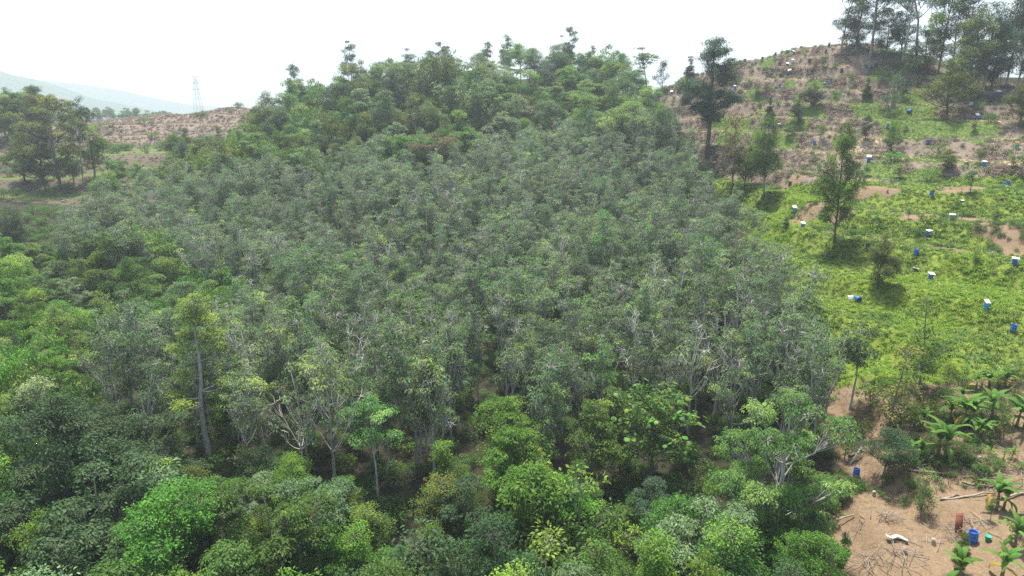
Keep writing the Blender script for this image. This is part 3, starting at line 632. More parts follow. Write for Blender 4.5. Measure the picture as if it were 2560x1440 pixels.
T['tier'] = [tree('tiered', 730, 19, 4.8, .30, 'column', 32, 1.6, 34, .55, 26, .28, .11, 'ball', .42, B_BROWN, L['blue'], .01, .25, .05, .5, .03, .35)]
T['thin'] = [tree('thin', 740 + i, 9, 1.7, .55, 'oval', 8, .9, 16, .42, 16, .26, .11, 'umbrella', .10, B_WHITE, L['rubber'], .04, .8, .05, .7, .02) for i in range(2)]
KINDS.update({'emergent': (18.5, ''), 'fork': (10.5, ''), 'big': (11.5, ''), 'tier': (19, ''), 'thin': (9, ''), 'bare': (13, ''), 'pole': (21, '')}); RW.update({'bare': 2.9, 'pole': 3.8, 'emergent': 3.4, 'fork': 2.8, 'big': 4.9, 'tier': 4.5, 'thin': 1.8})
onb(528, 1168, 790, 'emergent', 0, None, 'tall olive tree with long bare grey trunk above the rubber trees', 185, 'emergent_tree')
onb(943, 1262, 1000, 'fork', 0, None, 'bright green tree with forked whitish trunk at the dark clearing', 150, 'forked_tree')
onb(1930, 1400, 1015, 'big', 0, None, 'big spreading pale green tree with bare twigs beside the soil slope', 290, 'spreading_tree')
one(2005, 1085, 9, 'lobed', 1, 'fresh', 'light green tree on the right flank of the big spreading one', wide=.9)
one(1850, 1120, 8.5, 'lobed', 2, 'bright', 'bright green tree on the left flank of the big spreading one', wide=.9)
one(1960, 1260, 7, 'round', 3, 'mid', 'green tree below the big spreading one', wide=1.0)
onb(1772, 388, 138, 'tier', 0, None, 'tall dark tiered tree with thick trunk at the edge of the cleared slope', 125, 'tiered_tree')
for i, (x_, y_, lab) in enumerate([(1592, 772, 'nearly leafless whitish tree left of the pair of bare ones in the plantation'), (1805, 765, 'tall leafless whitish tree at the lower right of the plantation'), (1745, 800, 'leafless tree close left of the tall whitish one'), (868, 820, 'bare whitish tree in the lower left of the plantation'), (1262, 585, 'bare whitish tree in the very middle of the plantation'), (1640, 640, 'bare branched tree right of the middle of the plantation'), (1890, 655, 'bare twiggy tree near the right edge of the plantation'), (735, 905, 'leafless pale tree above the yellow green crown'), (1390, 560, 'pale leafless tree in the upper middle of the plantation'), (1030, 770, 'bare tree with yellowish tips left of the middle')]):
    one(x_, y_, 13, 'bare', i, None, lab, 'bare_tree')
onb(2062, 1045, 838, 'thin', 0, None, 'slim tree with whitish bent trunk left of the pair by the soil slope', 100, 'slim_tree')
onb(2125, 1024, 830, 'thin', 1, 'dark', 'slim dark leaved tree with pale trunk right of the pair by the soil slope', 95, 'slim_tree')
one(1100, 1112, 7.5, 'cone', 0, 'bright', 'bright green cone shaped tree right of the dark clearing', 'cone_tree', wide=1.05)
one(350, 1175, 8, 'round', 2, 'bright', 'fresh green rounded tree in the lower left jungle', 'jungle_tree', wide=1.25)
one(540, 1235, 7.5, 'big', 0, 'pale', 'whitish green tree with drooping layers in the lower left jungle', 'jungle_tree', wide=.95)
one(485, 1215, 5.5, 'sparse', 0, 'orange', 'orange brown leaved small tree between two green ones at lower left', 'jungle_tree')
one(130, 1040, 12, 'dense', 3, 'dark', 'large dark green tree filling the lower left corner', wide=1.25)
one(260, 1080, 12, 'dense', 1, 'dark', 'large dark green tree beside the one in the lower left corner', wide=1.2)
one(80, 1390, 6, 'lobed', 1, 'bamboo', 'light green small tree at the bottom left corner')
one(850, 1215, 6.5, 'lobed', 2, 'mid', 'clumpy green tree in front of the forked whitish trunk', wide=1.1)
one(1290, 1005, 11, 'lobed', 3, 'bright', 'bright green tree standing before the rubber trees near the middle', wide=.95)
one(1480, 995, 11, 'lobed', 0, 'mid', 'green tree with bare thin trunks left of the large leaved tree', wide=1.0)
one(1540, 975, 10, 'fork', 0, 'mid', 'slim green tree between the thin trunked one and the large leaved one', wide=1.0)
one(1340, 1115, 8, 'lobed', 0, 'yellow', 'yellow flowering topped tree in the middle of the foreground jungle', wide=.9)
one(1420, 1185, 9, 'round', 0, 'bright', 'tall light green tree right of the yellow topped one', wide=1.0)
one(1640, 1205, 8, 'lobed', 1, 'blue', 'dark tree with pale yellow tips below the large leaved tree', wide=.9)
one(1220, 1315, 6.5, 'round', 3, 'mid', 'pale flecked green tree at the bottom middle', wide=1.1)
one(720, 1180, 7, 'round', 4, 'bright', 'bright green creeper covered tree left of the clearing', wide=1.0)
one(650, 625, 8, 'flat', 1, 'bright', 'light green layered tree in the left part of the plantation', wide=.95)
one(820, 895, 7, 'sparse', 1, 'yellow', 'small yellow green crown on bare stems among rubber trees', wide=.6)

# ------------------------------------------------------------------ trees of the cleared slope (foot, top, width in the photograph)
onb(1617, 238, 128, 'thin', 0, 'mid', 'slender open tree on the skyline between the two hills', 75, 'slender_tree', rw=1)
onb(1722, 196, 150, 'cone', 0, 'dark', 'small dark pointed tree on the saddle between the hills', 32)
onb(1655, 235, 165, 'sparse', 2, 'blue', 'thin bluish tree behind the slender skyline tree', 40)
onb(1830, 472, 310, 'sparse', 0, 'brown', 'brownish green tree at the foot of the tiered tree', 105)
onb(1862, 470, 345, 'dense', 0, 'olive', 'dense olive tree right of the brownish one', 70)
onb(1908, 500, 325, 'round', 1, 'mid', 'green tree with pale stems at the edge of the terraced slope', 85)
onb(1890, 372, 290, 'sparse', 1, 'bamboo', 'light airy tree above the green one with pale stems', 60)
onb(2086, 606, 384, 'dense', 3, 'mid', 'tall leafy olive green tree alone on the terraced slope', 108, 'fruit_tree')
onb(2196, 722, 602, 'dense', 1, 'olive', 'broad olive fruit tree alone in the bright grass', 84, 'fruit_tree')
onb(2366, 300, 193, 'dense', 2, 'olive', 'large round fruit tree with its shadow on green turf', 98, 'fruit_tree')
SMALL = [(2225,386,332,48,'dense','mid','dark rounded fruit tree above the low light shrub'),(2163,354,308,34,'dense','dark','small dark fruit tree with yellowish top on a brown bench'),(2050,350,298,30,'sparse','mid','small upright fruit tree right of the green strip'),
  (2033,272,220,46,'dense','dark','dark round fruit tree above the diagonal green strip'),(1995,309,259,42,'dense','dark','dark fruit tree at the middle of the diagonal green strip'),(1970,342,294,38,'sparse','mid','airy fruit tree at the lower end of the diagonal green strip'),
  (1921,298,252,28,'cone','dark','small pointed fruit tree right of the tiered tree'),(1898,277,257,15,'shrub','dark','tiny dark bush beside the small pointed fruit tree'),(1862,221,199,28,'sparse','olive','small fruit tree high on the left of the brown slope'),
  (1890,243,222,25,'sapling','mid','low light sapling on a green patch of the brown slope'),(1914,244,212,14,'sapling','brown','thin dead looking sapling on the brown slope'),(2165,248,206,30,'cone','olive','narrow olive fruit tree on the upper green patch'),
  (2252,254,150,60,'sparse','dark','tall dark fruit tree below the hilltop trees'),(2222,292,210,50,'sparse','blue','blue green fruit tree left of the large round one'),(2341,395,347,54,'sparse','bamboo','light airy fruit tree in the middle right of the slope'),
  (2366,426,389,46,'dense','olive','low olive fruit tree below the airy one'),(2320,454,419,46,'shrub','bright','low bright bush on a terrace edge'),(2450,411,372,24,'sapling','olive','thin olive sapling beside a drum on the right'),
  (2423,484,431,36,'sapling','mid','sapling with thin stem on the pale terrace'),(2533,421,375,32,'sparse','mid','leaning fruit tree near the right edge'),(2556,442,390,30,'sapling','mid','sapling at the right edge of the slope'),
  (2551,308,222,50,'dense','olive','dark fruit tree cut by the right edge below the hilltop'),(2475,307,286,26,'shrub','mid','small bush on the green patch right of the large round tree'),(2055,172,150,18,'shrub','dark','dark bush high on the brown slope'),
  (2038,172,152,20,'shrub','brown','dry brown bush high on the brown slope'),(2136,218,204,16,'shrub','olive','small olive bush near the path on the brown slope'),(2197,222,199,12,'sapling','brown','brown stump like bush near the blue drum'),
  (2262,346,318,16,'sapling','olive','thin sapling in the green patch of the mid slope'),(2102,343,318,15,'sapling','olive','thin sapling on the pale green bench'),(2434,333,312,18,'sapling','brown','dry sapling on the right bench'),
  (2440,662,618,26,'sparse','yellow','yellowish young tree alone in the grass'),(1965,574,548,20,'cone','dark','small dark bush beside two white covered drums'),(2247,446,418,30,'sapling','bright','bright young tree on the lower terraces'),
  (2163,441,418,24,'sapling','mid','faint young tree left of the bright one'),(2270,548,525,14,'sapling','mid','staked seedling on a bare soil bench'),(2404,551,528,20,'sapling','mid','spreading seedling beside the covered drum'),
  (2490,560,530,26,'sapling','mid','thin seedling on the wide soil bench'),(2126,204,190,12,'shrub','mid','tiny green bush beside the dry path'),(2088,245,228,14,'shrub','mid','tiny bush below the path'),
  (1697,232,205,24,'sparse','bamboo','light green bush on the saddle slope'),(1712,262,216,28,'cone','dark','dark narrow tree left of the tiered tree'),(2130,140,128,12,'shrub','olive','small bush below the hilltop crest'),
  (2235,330,300,20,'shrub','bright','light shrub on the green strip'),(2235,404,382,52,'shrub','bright','low light shrub at the foot of the dark rounded fruit tree')]
for a in SMALL:
    onb(a[0], a[1], a[2], a[4], g.randint(5), a[5], a[6], a[3], 'fruit_tree' if 'fruit tree' in a[6] else ('shrub' if 'bush' in a[6] or 'shrub' in a[6] else 'sapling'), 'tree' if 'tree' in a[6] else ('shrub' if 'bush' in a[6] or 'shrub' in a[6] else 'sapling'))
LOWER = [(2299,964,772,112,'sparse','mid','leafy green tree between bright grass and soil slope'),(2216,1090,890,135,'sparse','olive','open olive tree with dark leaning trunk on the soil'),(2206,1196,1085,112,'round','dark','low dark tree on the soil above the brush'),
  (2302,1296,1194,56,'sparse','mid','small open tree in the middle of the soil slope'),(2099,1432,1340,36,'column','bright','small column shaped tree at the bottom of the soil slope'),(2396,1436,1352,34,'column','olive','narrow olive tree below the drum with the red board'),
  (2403,1162,1103,44,'sparse','olive','small tree behind the largest banana plants'),(2507,1105,1052,36,'sapling','olive','wispy sapling among the banana plants'),(2474,1305,1262,22,'sapling','mid','thin sapling on the lower soil bench'),
  (2152,1098,1056,50,'shrub','olive','olive bush left of the leaning tree'),(2100,1255,1200,64,'sparse','olive','sparse pale shrub at the edge of the big spreading tree'),(2110,1150,1090,50,'sparse','mid','open bush between the big tree and the soil'),
  (2310,930,870,60,'sparse','mid','low green tree behind the leafy one'),(2400,962,935,36,'shrub','mid','bush at the upper edge of the soil'),(2539,960,905,40,'sparse','mid','dark small tree at the upper right of the soil'),
  (2530,1010,955,36,'sparse','olive','olive young tree beside the upper banana plants'),(2370,965,920,30,'shrub','olive','thin bush above the banana plants'),(2250,1055,1010,50,'shrub','mid','low bush right of the pair of slim trees'),
  (2545,1350,1300,40,'shrub','mid','green bush at the lower right edge'),(2070,1310,1240,50,'sparse','bamboo','light bush at the lower edge of the big tree'),(2330,1060,1000,45,'shrub','olive','weedy bush at the left of the banana plants'),
  (2180,1000,930,55,'sparse','mid','open young tree right of the pair of slim trees'),(2030,1000,930,60,'round','dark','dark round tree left of the pair of slim trees'),(1990,1080,985,70,'round','dark','dark tree in the gap above the big spreading tree'),(2120,1100,1050,50,'shrub','dark','dark green bush below the pair of slim trees')]
for a in LOWER:
    onb(a[0], a[1], a[2], a[4], g.randint(5), a[5], a[6], a[3], 'shrub' if 'bush' in a[6] or 'shrub' in a[6] else ('sapling' if 'sapling' in a[6] else 'tree'), 'shrub' if 'bush' in a[6] or 'shrub' in a[6] else ('sapling' if 'sapling' in a[6] else 'tree'))
# trees on the top of the right hill: (px, foot, top, width, kind, colour, bark, label)
HILL = [(2103,124,-60,75,'pole','mid',B_PALE,'leaning bare stemmed tree at the left end of the hilltop grove'),(2142,128,20,75,'dense','dark',B_GREY,'dark rounded tree behind the leaning stems of the hilltop grove'),(2140,132,-70,95,'pole','mid',B_PALE,'pale leaning stem second from the left on the hilltop'),
  (2175,150,-90,110,'pole','olive',B_PALE,'long leaning pale stem third from the left on the hilltop'),(2180,140,10,110,'round','olive',B_GREY,'greyish olive crown in the left part of the hilltop grove'),(2117,126,90,34,'shrub','orange',B_GREY,'yellow leaved bush at the foot of the hilltop stems'),
  (2250,150,38,70,'dense','dark',B_BROWN,'dark oval tree at the middle of the hilltop grove'),(2255,172,-80,110,'pole','mid',B_WHITE,'white stemmed tall tree in the middle of the hilltop grove'),(2287,175,-70,120,'pole','mid',B_PALE,'tall pale stemmed tree right of the middle of the hilltop grove'),
  (2340,200,18,90,'round','mid',B_GREY,'full green crown on the right half of the hilltop'),(2370,215,75,90,'dense','olive',B_BROWN,'olive heavy crown above the large round fruit tree'),(2420,250,105,105,'dense','olive',B_GREY,'broad olive tree with pale trunk standing on the crest'),
  (2455,235,80,85,'round','blue',B_GREY,'blue green crown behind the broad olive tree'),(2515,215,40,85,'round','dark',B_PALE,'dark tree with pale stem near the right edge of the hilltop'),
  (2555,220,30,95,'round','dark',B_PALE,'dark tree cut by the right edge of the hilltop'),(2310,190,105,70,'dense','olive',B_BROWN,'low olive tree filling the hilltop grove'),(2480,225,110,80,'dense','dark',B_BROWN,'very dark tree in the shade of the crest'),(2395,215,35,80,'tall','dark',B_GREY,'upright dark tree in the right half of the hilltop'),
  (2215,150,80,70,'dense','dark',B_GREY,'small dark tree among the pale hilltop stems'),(2258,185,120,60,'sparse','olive',B_GREY,'olive low tree in front of the white stemmed one'),(2540,230,110,80,'round','blue',B_GREY,'blue green low tree at the right edge of the crest')]
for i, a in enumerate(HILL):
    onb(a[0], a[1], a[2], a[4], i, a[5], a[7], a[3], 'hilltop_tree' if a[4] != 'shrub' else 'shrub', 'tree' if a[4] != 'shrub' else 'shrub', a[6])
# ------------------------------------------------------------------ left valley
T['feathery'] = [tree('feathery', 790, 18, 8.0, .20, 'round', 30, 2.1, 26, .6, 22, .30, .13, 'umbrella', .42, B_GREY, L['olive'], .02, .5, .1, .30, .05, .5)]; KINDS['feathery'] = (18, ''); RW['feathery'] = 8.3
onb(150, 478, 288, 'feathery', 0, 'olive', 'wide feathery dark tree before the left field', 150, 'feathery_tree')
onb(210, 470, 290, 'tall', 0, 'dark', 'slim dark tree with pale trunk beside the feathery trees', 50)
onb(238, 455, 350, 'round', 2, 'mid', 'green round tree with dark trunk right of the feathery trees', 85)
onb(62, 460, 345, 'dense', 1, 'olive', 'olive dense tree left of the wide feathery tree', 85)
onb(115, 478, 380, 'dense', 2, 'dark', 'dark low tree in front of the wide feathery tree', 75)
onb(190, 482, 400, 'round', 3, 'mid', 'green low tree at the foot of the slim dark tree', 60)
onb(45, 640, 550, 'round', 1, 'dark', 'dark tree at the left edge below the field', 75)
lfr = []
for _ in range(46):
    qx, qy = g.uniform(-140, 120), g.uniform(333, 362); lfr.append((top_at(qx, qy), g.uniform(11, 16), qx, qy))
jungle(lfr, ['tall', 'round', 'dense', 'lobed'], ['mid', 'bamboo', 'dark', 'olive'], 'in upper left wood', 'in the upper left wood', [.35, .3, .15, .2], [.35, .3, .2, .15])
LB = [(240,405),(300,395),(400,400),(440,420),(300,450),(200,480),(230,430)]
jungle(fill(LB, 14, lambda x, y: g.uniform(5, 9), 4), ['round', 'lobed', 'sparse'], ['mid', 'bamboo', 'pale'], 'beside left field', 'beside the left field', [.4, .3, .3], [.5, .3, .2])
# far forest beyond the left terraces
a = g.uniform(-400, 700, 420); rr = g.uniform(440, 640, 420); d = np.array([ray(q, 265) for q in a]); fx = d[:, 0] / d[:, 1] * rr; fy = rr.copy(); fz = height(fx, fy)
scatter('far_forest', np.c_[fx, fy, fz], g.rand(420) * 6.28, g.uniform(.6, .95, 420), [t.template() for t in T['round'] + T['lobed'][:2]], 'hazy far forest beyond the brown terraces at left', 'forest', 9)

# ------------------------------------------------------------------ grass and dead fern on the cleared slopes
def tuft(name, seed, n, h, w, spread, mat, curl=.5, flatn=False):
    r = np.random.RandomState(seed); V = []; t = []
    a = r.rand(n) * 6.28; o = np.stack([np.cos(a), np.sin(a), np.zeros(n)], -1); b = o * (r.rand(n) * spread)[:, None]; s = np.stack([-np.sin(a), np.cos(a), np.zeros(n)], -1) * w
    hh = h * (.6 + .7 * r.rand(n))[:, None]; up = np.array([0, 0, 1.0]); k = curl * (.4 + r.rand(n))[:, None]
    m = b + o * hh * k * .35 + up * hh * .65; tip = b + o * hh * k + up * hh * (.9 - .35 * k)
    V = np.stack([b - s * .6, b + s * .6, m + s * .5, tip, m - s * .5], 1).reshape(-1, 3); i = np.arange(n)[:, None] * 5
    q = np.concatenate([i + np.array([[0, 1, 2, 4]])]); tr = i + np.array([[4, 2, 3]])
    return bpy.data.objects.new(name, mesh(name, V, [q, tr], [mat], np.repeat(r.rand(n), 5)))
g = np.random.RandomState(33)
def cover(n, xr, yr):
    x = g.uniform(*xr, n); y = g.uniform(*yr, n); z = gh(x, y); qx, qy = project(x, y, z); k = (qx > -60) & (qx < 2640) & (qy < 1500)
    x, y, z = x[k], y[k], z[k]; return x, y, z, zones(x, y, z)
x, y, z, (zg, zb, zs, zl, zt) = cover(150000, (20, 128), (48, 215))
dens = fbm(x, y, 4, 3)
def take(p): return g.rand(len(x)) < p
zf = height(x, y)
mixg = fbm(x + 40, y, 13, 4) + .35 * (project(x, y, z)[1] < 690) - .05 > .06
k = take(zg * .9 * mixg)
scatter('green_weeds', np.c_[x, y, zf][k], g.rand(k.sum()) * 6.28, np.clip(.75 + .6 * dens[k] + .15 * g.randn(k.sum()), .3, 1.6), [tuft('green_weed_tuft', 61 + i, 15, .5, .06, .28, [L['lawn'], L['mid'], L['grass'], L['lawn']][i], 1.0) for i in range(4)], 'mixed darker green weeds between the terraces', 'weeds', 14, .2)
k = take((zg * .95 + .03 * zs) * ~mixg)
scatter('grass', np.c_[x, y, zf][k], g.rand(k.sum()) * 6.28, np.clip(.75 + .4 * dens[k] + .12 * g.randn(k.sum()), .3, 1.7), [tuft('grass_tuft', 1 + i, 16, .55, .055, .28, L['grass'], 1.05) for i in range(4)], 'tall yellow green grass covering the lower terraces', 'grass', 4, .15)
k = take(zl * .9)
scatter('turf', np.c_[x, y, zf][k], g.rand(k.sum()) * 6.28, np.clip(.7 + .5 * dens[k], .3, 1.3), [tuft('turf_tuft', 11 + i, 14, .28, .045, .3, L['lawn'], .6) for i in range(3)], 'short green turf in patches below the fruit trees', 'grass', 5, .1)
k = take(zb * .85 * np.clip(.75 + 1.2 * dens, 0.15, 1))
scatter('dead_fern', np.c_[x, y, zf][k], g.rand(k.sum()) * 6.28, np.clip(.8 + 1.0 * dens[k] + .2 * g.randn(k.sum()), .3, 1.8), [tuft('fern_tuft', 21 + i, 16, .30, .06, .40, L['fern'], 1.6) for i in range(4)], 'dry brown dead fern covering the upper slope', 'dead fern', 6, .3)
k = take(zt * .9)
scatter('straw', np.c_[x, y, zf][k], g.rand(k.sum()) * 6.28, g.uniform(.35, .8, k.sum()), [tuft('straw_tuft', 31 + i, 16, .40, .05, .3, L['straw'], .9) for i in range(3)], 'pale straw coloured dry grass in bands on the slope', 'dry grass', 7, .2)
fz2 = (base_h(x, y) + 2.0 * fbm(x, y, 55, 2)) / step_of(x, y); fz2 = fz2 - np.floor(fz2); low = project(x, y, z)[1] > 930
k = take(zs * low * (.22 + .78 * sstep(.45, .6, fz2)) * np.clip(.6 + 2.2 * dens, 0.06, 1))
scatter('dry_weeds', np.c_[x, y, zf][k], g.rand(k.sum()) * 6.28, np.clip(.55 + .7 * dens[k] + .15 * g.randn(k.sum()), .2, 1.3), [tuft('weed_tuft', 51 + i, 14, .40, .035, .3, [L['fern'], L['brown'], L['olive'], L['mid']][i], 1.1) for i in range(4)], 'dry weeds and litter on the banks of the soil slope', 'dry weeds', 12, .3)
k = take(.13 * zs * (dens > .02) + .04 * zb + .03 * zg * (dens > .2))
scatter('weeds', np.c_[x, y, zf][k], g.rand(k.sum()) * 6.28, g.uniform(.12, .42, k.sum()), [t.template() for t in T['shrub']], 'low green weeds dotted over the soil and terraces', 'weeds', 8, .2)
x, y, z, (zg, zb, zs, zl, zt) = cover(60000, (-230, -60), (150, 330)); dens = fbm(x, y, 5, 3); zf = z
k = take(zb * .7); k &= zs < .4; scatter('terrace_scrub', np.c_[x, y, zf][k], g.rand(k.sum()) * 6.28, g.uniform(.5, 1.2, k.sum()), [tuft('scrub_tuft', 41 + i, 16, .6, .08, .4, L['fern'], 1.0) for i in range(3)], 'dry brown scrub on the far left terraces', 'dry scrub', 9, .2)
k = take(.012 * (zl + zg + .3 * zb)); scatter('field_bushes', np.c_[x, y, zf][k], g.rand(k.sum()) * 6.28, g.uniform(.5, 1.3, k.sum()), [t.template() for t in T['shrub']], 'small green bushes over the left field', 'bushes', 10, .1)

# ------------------------------------------------------------------ drums and what lies about
M_BLUE = solid('plastic_blue', (.012, .09, .36), (.02, .12, .42), 3, .45, .4); M_TEAL = solid('plastic_teal', (.02, .20, .38), (.03, .26, .42), 3, .45, .4)
M_DARK = solid('plastic_black', (.02, .022, .025), (.035, .035, .035), 3, .5, .3); M_WHITE = solid('sheet_white', (.70, .70, .70), (.52, .53, .53), 2, .5, .3)
M_RUST = solid('sheet_rust', (.30, .10, .05), (.20, .07, .04), 4, .8, .2); M_RED = solid('board_red', (.23, .085, .055), (.17, .06, .04), 5, .7, .2, stretch=(1, 6, 1)); M_PALEB = solid('sheet_pale_blue', (.45, .58, .66), (.36, .48, .56), 3, .5, .3)
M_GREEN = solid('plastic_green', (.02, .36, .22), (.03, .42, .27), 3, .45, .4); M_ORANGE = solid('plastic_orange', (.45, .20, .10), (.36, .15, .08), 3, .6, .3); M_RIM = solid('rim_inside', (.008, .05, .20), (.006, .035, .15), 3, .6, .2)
def drum_mesh():
    b = MB(); b.lathe([(.0, .02), (.26, .0), (.285, .03), (.29, .28), (.30, .29), (.30, .32), (.29, .33), (.29, .57), (.30, .58), (.30, .61), (.29, .62), (.285, .84), (.30, .86), (.30, .88), (.27, .88), (.265, .70)], 20); return b
DB = drum_mesh(); DMESH = DB.mesh('drum_body', [M_BLUE], True)
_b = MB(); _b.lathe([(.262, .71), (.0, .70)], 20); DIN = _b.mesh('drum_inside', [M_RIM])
def sheet_mesh(name, a, b, mat, seed):
    r = np.random.RandomState(seed); n = 9; xs = np.linspace(-a / 2, a / 2, n); V = []
    for zz in (0, -.025):
        for i in range(n):
            for j in range(4): V.append((xs[i], (j / 3 - .5) * b, zz + .018 * math.cos(i * math.pi) + .02 * r.randn() * 0 - .04 * (xs[i] / a) ** 2))
    idx = np.arange(n * 4).reshape(n, 4); q = np.stack([idx[:-1, :-1], idx[1:, :-1], idx[1:, 1:], idx[:-1, 1:]], -1).reshape(-1, 4); e = n * 4
    side = [(idx[i, 0], idx[i, 0] + e, idx[i + 1, 0] + e, idx[i + 1, 0]) for i in range(n - 1)] + [(idx[i, 3], idx[i + 1, 3], idx[i + 1, 3] + e, idx[i, 3] + e) for i in range(n - 1)] + [(idx[0, j], idx[0, j + 1], idx[0, j + 1] + e, idx[0, j] + e) for j in range(3)] + [(idx[-1, j], idx[-1, j] + e, idx[-1, j + 1] + e, idx[-1, j + 1]) for j in range(3)]
    return mesh(name, V, np.concatenate([q, q[:, ::-1] + e, np.array(side)]), [mat])
SHEET = [sheet_mesh('cover_sheet', .80, .70, M_WHITE, i) for i in range(2)]
MC = {'B': M_BLUE, 'T': M_TEAL, 'D': M_DARK, 'P': M_PALEB, 'O': M_ORANGE}
def drum(px, py, col, cover, label, s=.92, lie=False):
    p = crest_at(px, py); rz = g.randn() * .35; r = empty('drum', p + np.array([0, 0, -.04 if not lie else .27 * s]), rz, s, (math.pi / 2, 0) if lie else (g.randn() * .05, g.randn() * .05))
    obj('body', DMESH, r, mat=MC[col]); obj('interior', DIN, r, mat=M_RIM if col in 'BT' else M_DARK)
    if cover:
        m = {'w': M_WHITE, 'r': M_RED, 'b': M_PALEB, 'd': M_DARK}[cover[0]]; tl = g.uniform(.5, .75) if 't' in cover else g.uniform(.15, .45)
        obj('cover', SHEET[0], r, (0, -.03, .91 + tl * .28), (tl, 0, g.randn() * .25), (1, 1, 1), m)
    props(r, label, 'drum'); return r
DR = [(1985,531,'T','w','blue drum under a white cover on the round soil patch'),(2007,572,'B','w','blue drum under a white cover just below the round soil patch'),(2321,594,'B','w','blue drum with white cover in grass below the soil bench'),(2289,642,'B','','uncovered blue drum in the middle of the grass slope'),
  (2325,700,'B','w','blue drum with white cover right of the olive fruit tree'),(2534,666,'B','w','blue drum with white cover near the right edge of the grass'),(2463,780,'T','wt','blue drum with tilted white cover low in the bright grass'),(2379,551,'B','w','blue drum with pale cover beside the spreading seedling'),
  (2328,494,'B','rt','blue drum with rusty white cover on the pale terrace'),(2171,406,'B','wt','blue drum with white cover on the long brown bench'),(2460,417,'T','w','teal drum with white lid on the right of the brown slope'),(2518,464,'B','','blue drum with pale sheet lying beside it'),
  (1940,393,'B','','dark blue drum beside the green tree with pale stems'),(1974,465,'D','','black drum with a stick at the edge of the grass'),(2168,626,'D','','dark rusty drum standing in the grass shadow'),(2531,833,'B','','uncovered blue drum at the right in bright grass'),
  (1679,236,'B','wt','blue drum with white cover far left on the saddle'),(1837,225,'B','wt','blue drum with slanting white cover right of the tiered tree'),(1948,219,'B','','blue drum beside a white sheet near the upper path'),(2000,246,'B','dt','blue drum with dark tilted cover on the upper slope'),
  (1974,188,'B','wt','blue drum with tall white cover at the centre of the upper slope'),(1984,138,'B','wt','blue drum with white cover close under the hill crest'),(1966,124,'P','wt','pale blue drum highest on the left crest of the hill'),(1968,168,'D','wt','dark drum with tipped white cover on the upper slope'),
  (1981,160,'P','w','small pale drum above the tipped one'),(2172,177,'B','wt','blue drum with white cover right of the hilltop path'),(1938,132,'D','d','black wide bin on the left skyline of the hill'),(2064,133,'D','','black drum below the crest in line with the summit'),
  (2023,158,'D','d','black bin in the middle of the upper slope'),(2103,182,'D','d','black bin right of the middle of the upper slope'),(2029,185,'D','','black bin beside the dry brown bush'),(1951,192,'D','d','black bin left of the tall white covered drum'),
  (1948,164,'D','d','low black bin above the left black one'),(1845,201,'D','','black bin at the left start of the path'),(2072,116,'D','d','black bin near the summit of the hill'),(2003,123,'D','','small black bin under the summit'),
  (2190,169,'D','d','black bin below the hilltop stems'),(1862,156,'D','d','black bin lowest on the left skyline'),(1905,137,'D','','black bin in the middle of the left skyline'),(2205,205,'B','','dark blue drum on the green patch beside the brown stump'),
  (2074,212,'T','','small teal drum near the path'),(2101,211,'O','','small orange drum near the path'),(2426,267,'P','','pale drum beside the spiky clump'),(2442,299,'B','wt','blue drum with white sheet leaning on it right of the round fruit tree'),
  (2494,241,'B','w','blue drum under the trees at the right crest'),(2534,239,'B','','blue drum nearest the right end of the crest'),(2542,371,'B','rt','blue drum with red cover at the right edge'),(2318,363,'B','d','blue drum with dark cover on the turf edge'),
  (2218,323,'B','','blue drum on the brown bench left of the turf'),(2036,364,'B','','blue drum alone on the brown bench'),(1946,320,'B','w','blue drum with white sheet beside the green strip'),(2140,1192,'B','','blue drum half hidden by weeds on the soil slope')]
for d in DR: drum(*d)
drum(2267, 282, 'B', '', 'blue drum lying on its side on the turf', 1.0, True)
drum(2140, 752, 'B', '', 'blue drum tipped over in the bright grass', 1.0, True)
drum(2431, 1358, 'B', '', 'large blue drum before a leaning red board on the soil', 1.05)
drum(2337, 419 , 'T', '', 'tiny teal drum right of the teal covered one', .6) if False else None
def panel(px, py, mat, label, name='sheet', rot=(0, 0, 0), s=1.0, lift=.08, cat='sheet'):
    p = top_at(px, py, 0); o = obj(name, SHEET[1], None, p + np.array([0, 0, lift]), rot, s, mat); return props(o, label, cat)
panel(2127, 752, M_WHITE, 'white sheet standing beside the tipped blue drum', rot=(1.1, 0, .3), lift=.4)
panel(2527, 468, M_PALEB, 'pale blue sheet lying beside an uncovered drum', rot=(.2, 0, .2), s=1.6)
panel(1957, 218, M_WHITE, 'white sheet on the ground right of a blue drum near the path', rot=(.3, 0, .2), s=1.1)
panel(2293, 671, solid('sheet_grey', (.35, .38, .42)), 'grey flat sheet sunk in the grass slope', rot=(.1, 0, .4), s=1.1)
panel(2406, 503, M_WHITE, 'small white sheet on a grass terrace', rot=(.2, 0, 0), s=.8)
panel(2260, 888, M_WHITE, 'white sheet behind the leafy green tree', rot=(.2, .1, 0), s=.9)
panel(2064, 208, M_PALEB, 'pale strip lying by the small teal drum', rot=(.3, 0, .1), s=(1.2, .5, 1))
panel(1936, 320, M_WHITE, 'white sheet beside the drum at the green strip', rot=(.5, 0, .6), s=.9)
panel(2436, 299, M_WHITE, 'white sheet leaning downhill from a blue drum', rot=(0, .4, .3), s=1.2, lift=.3)
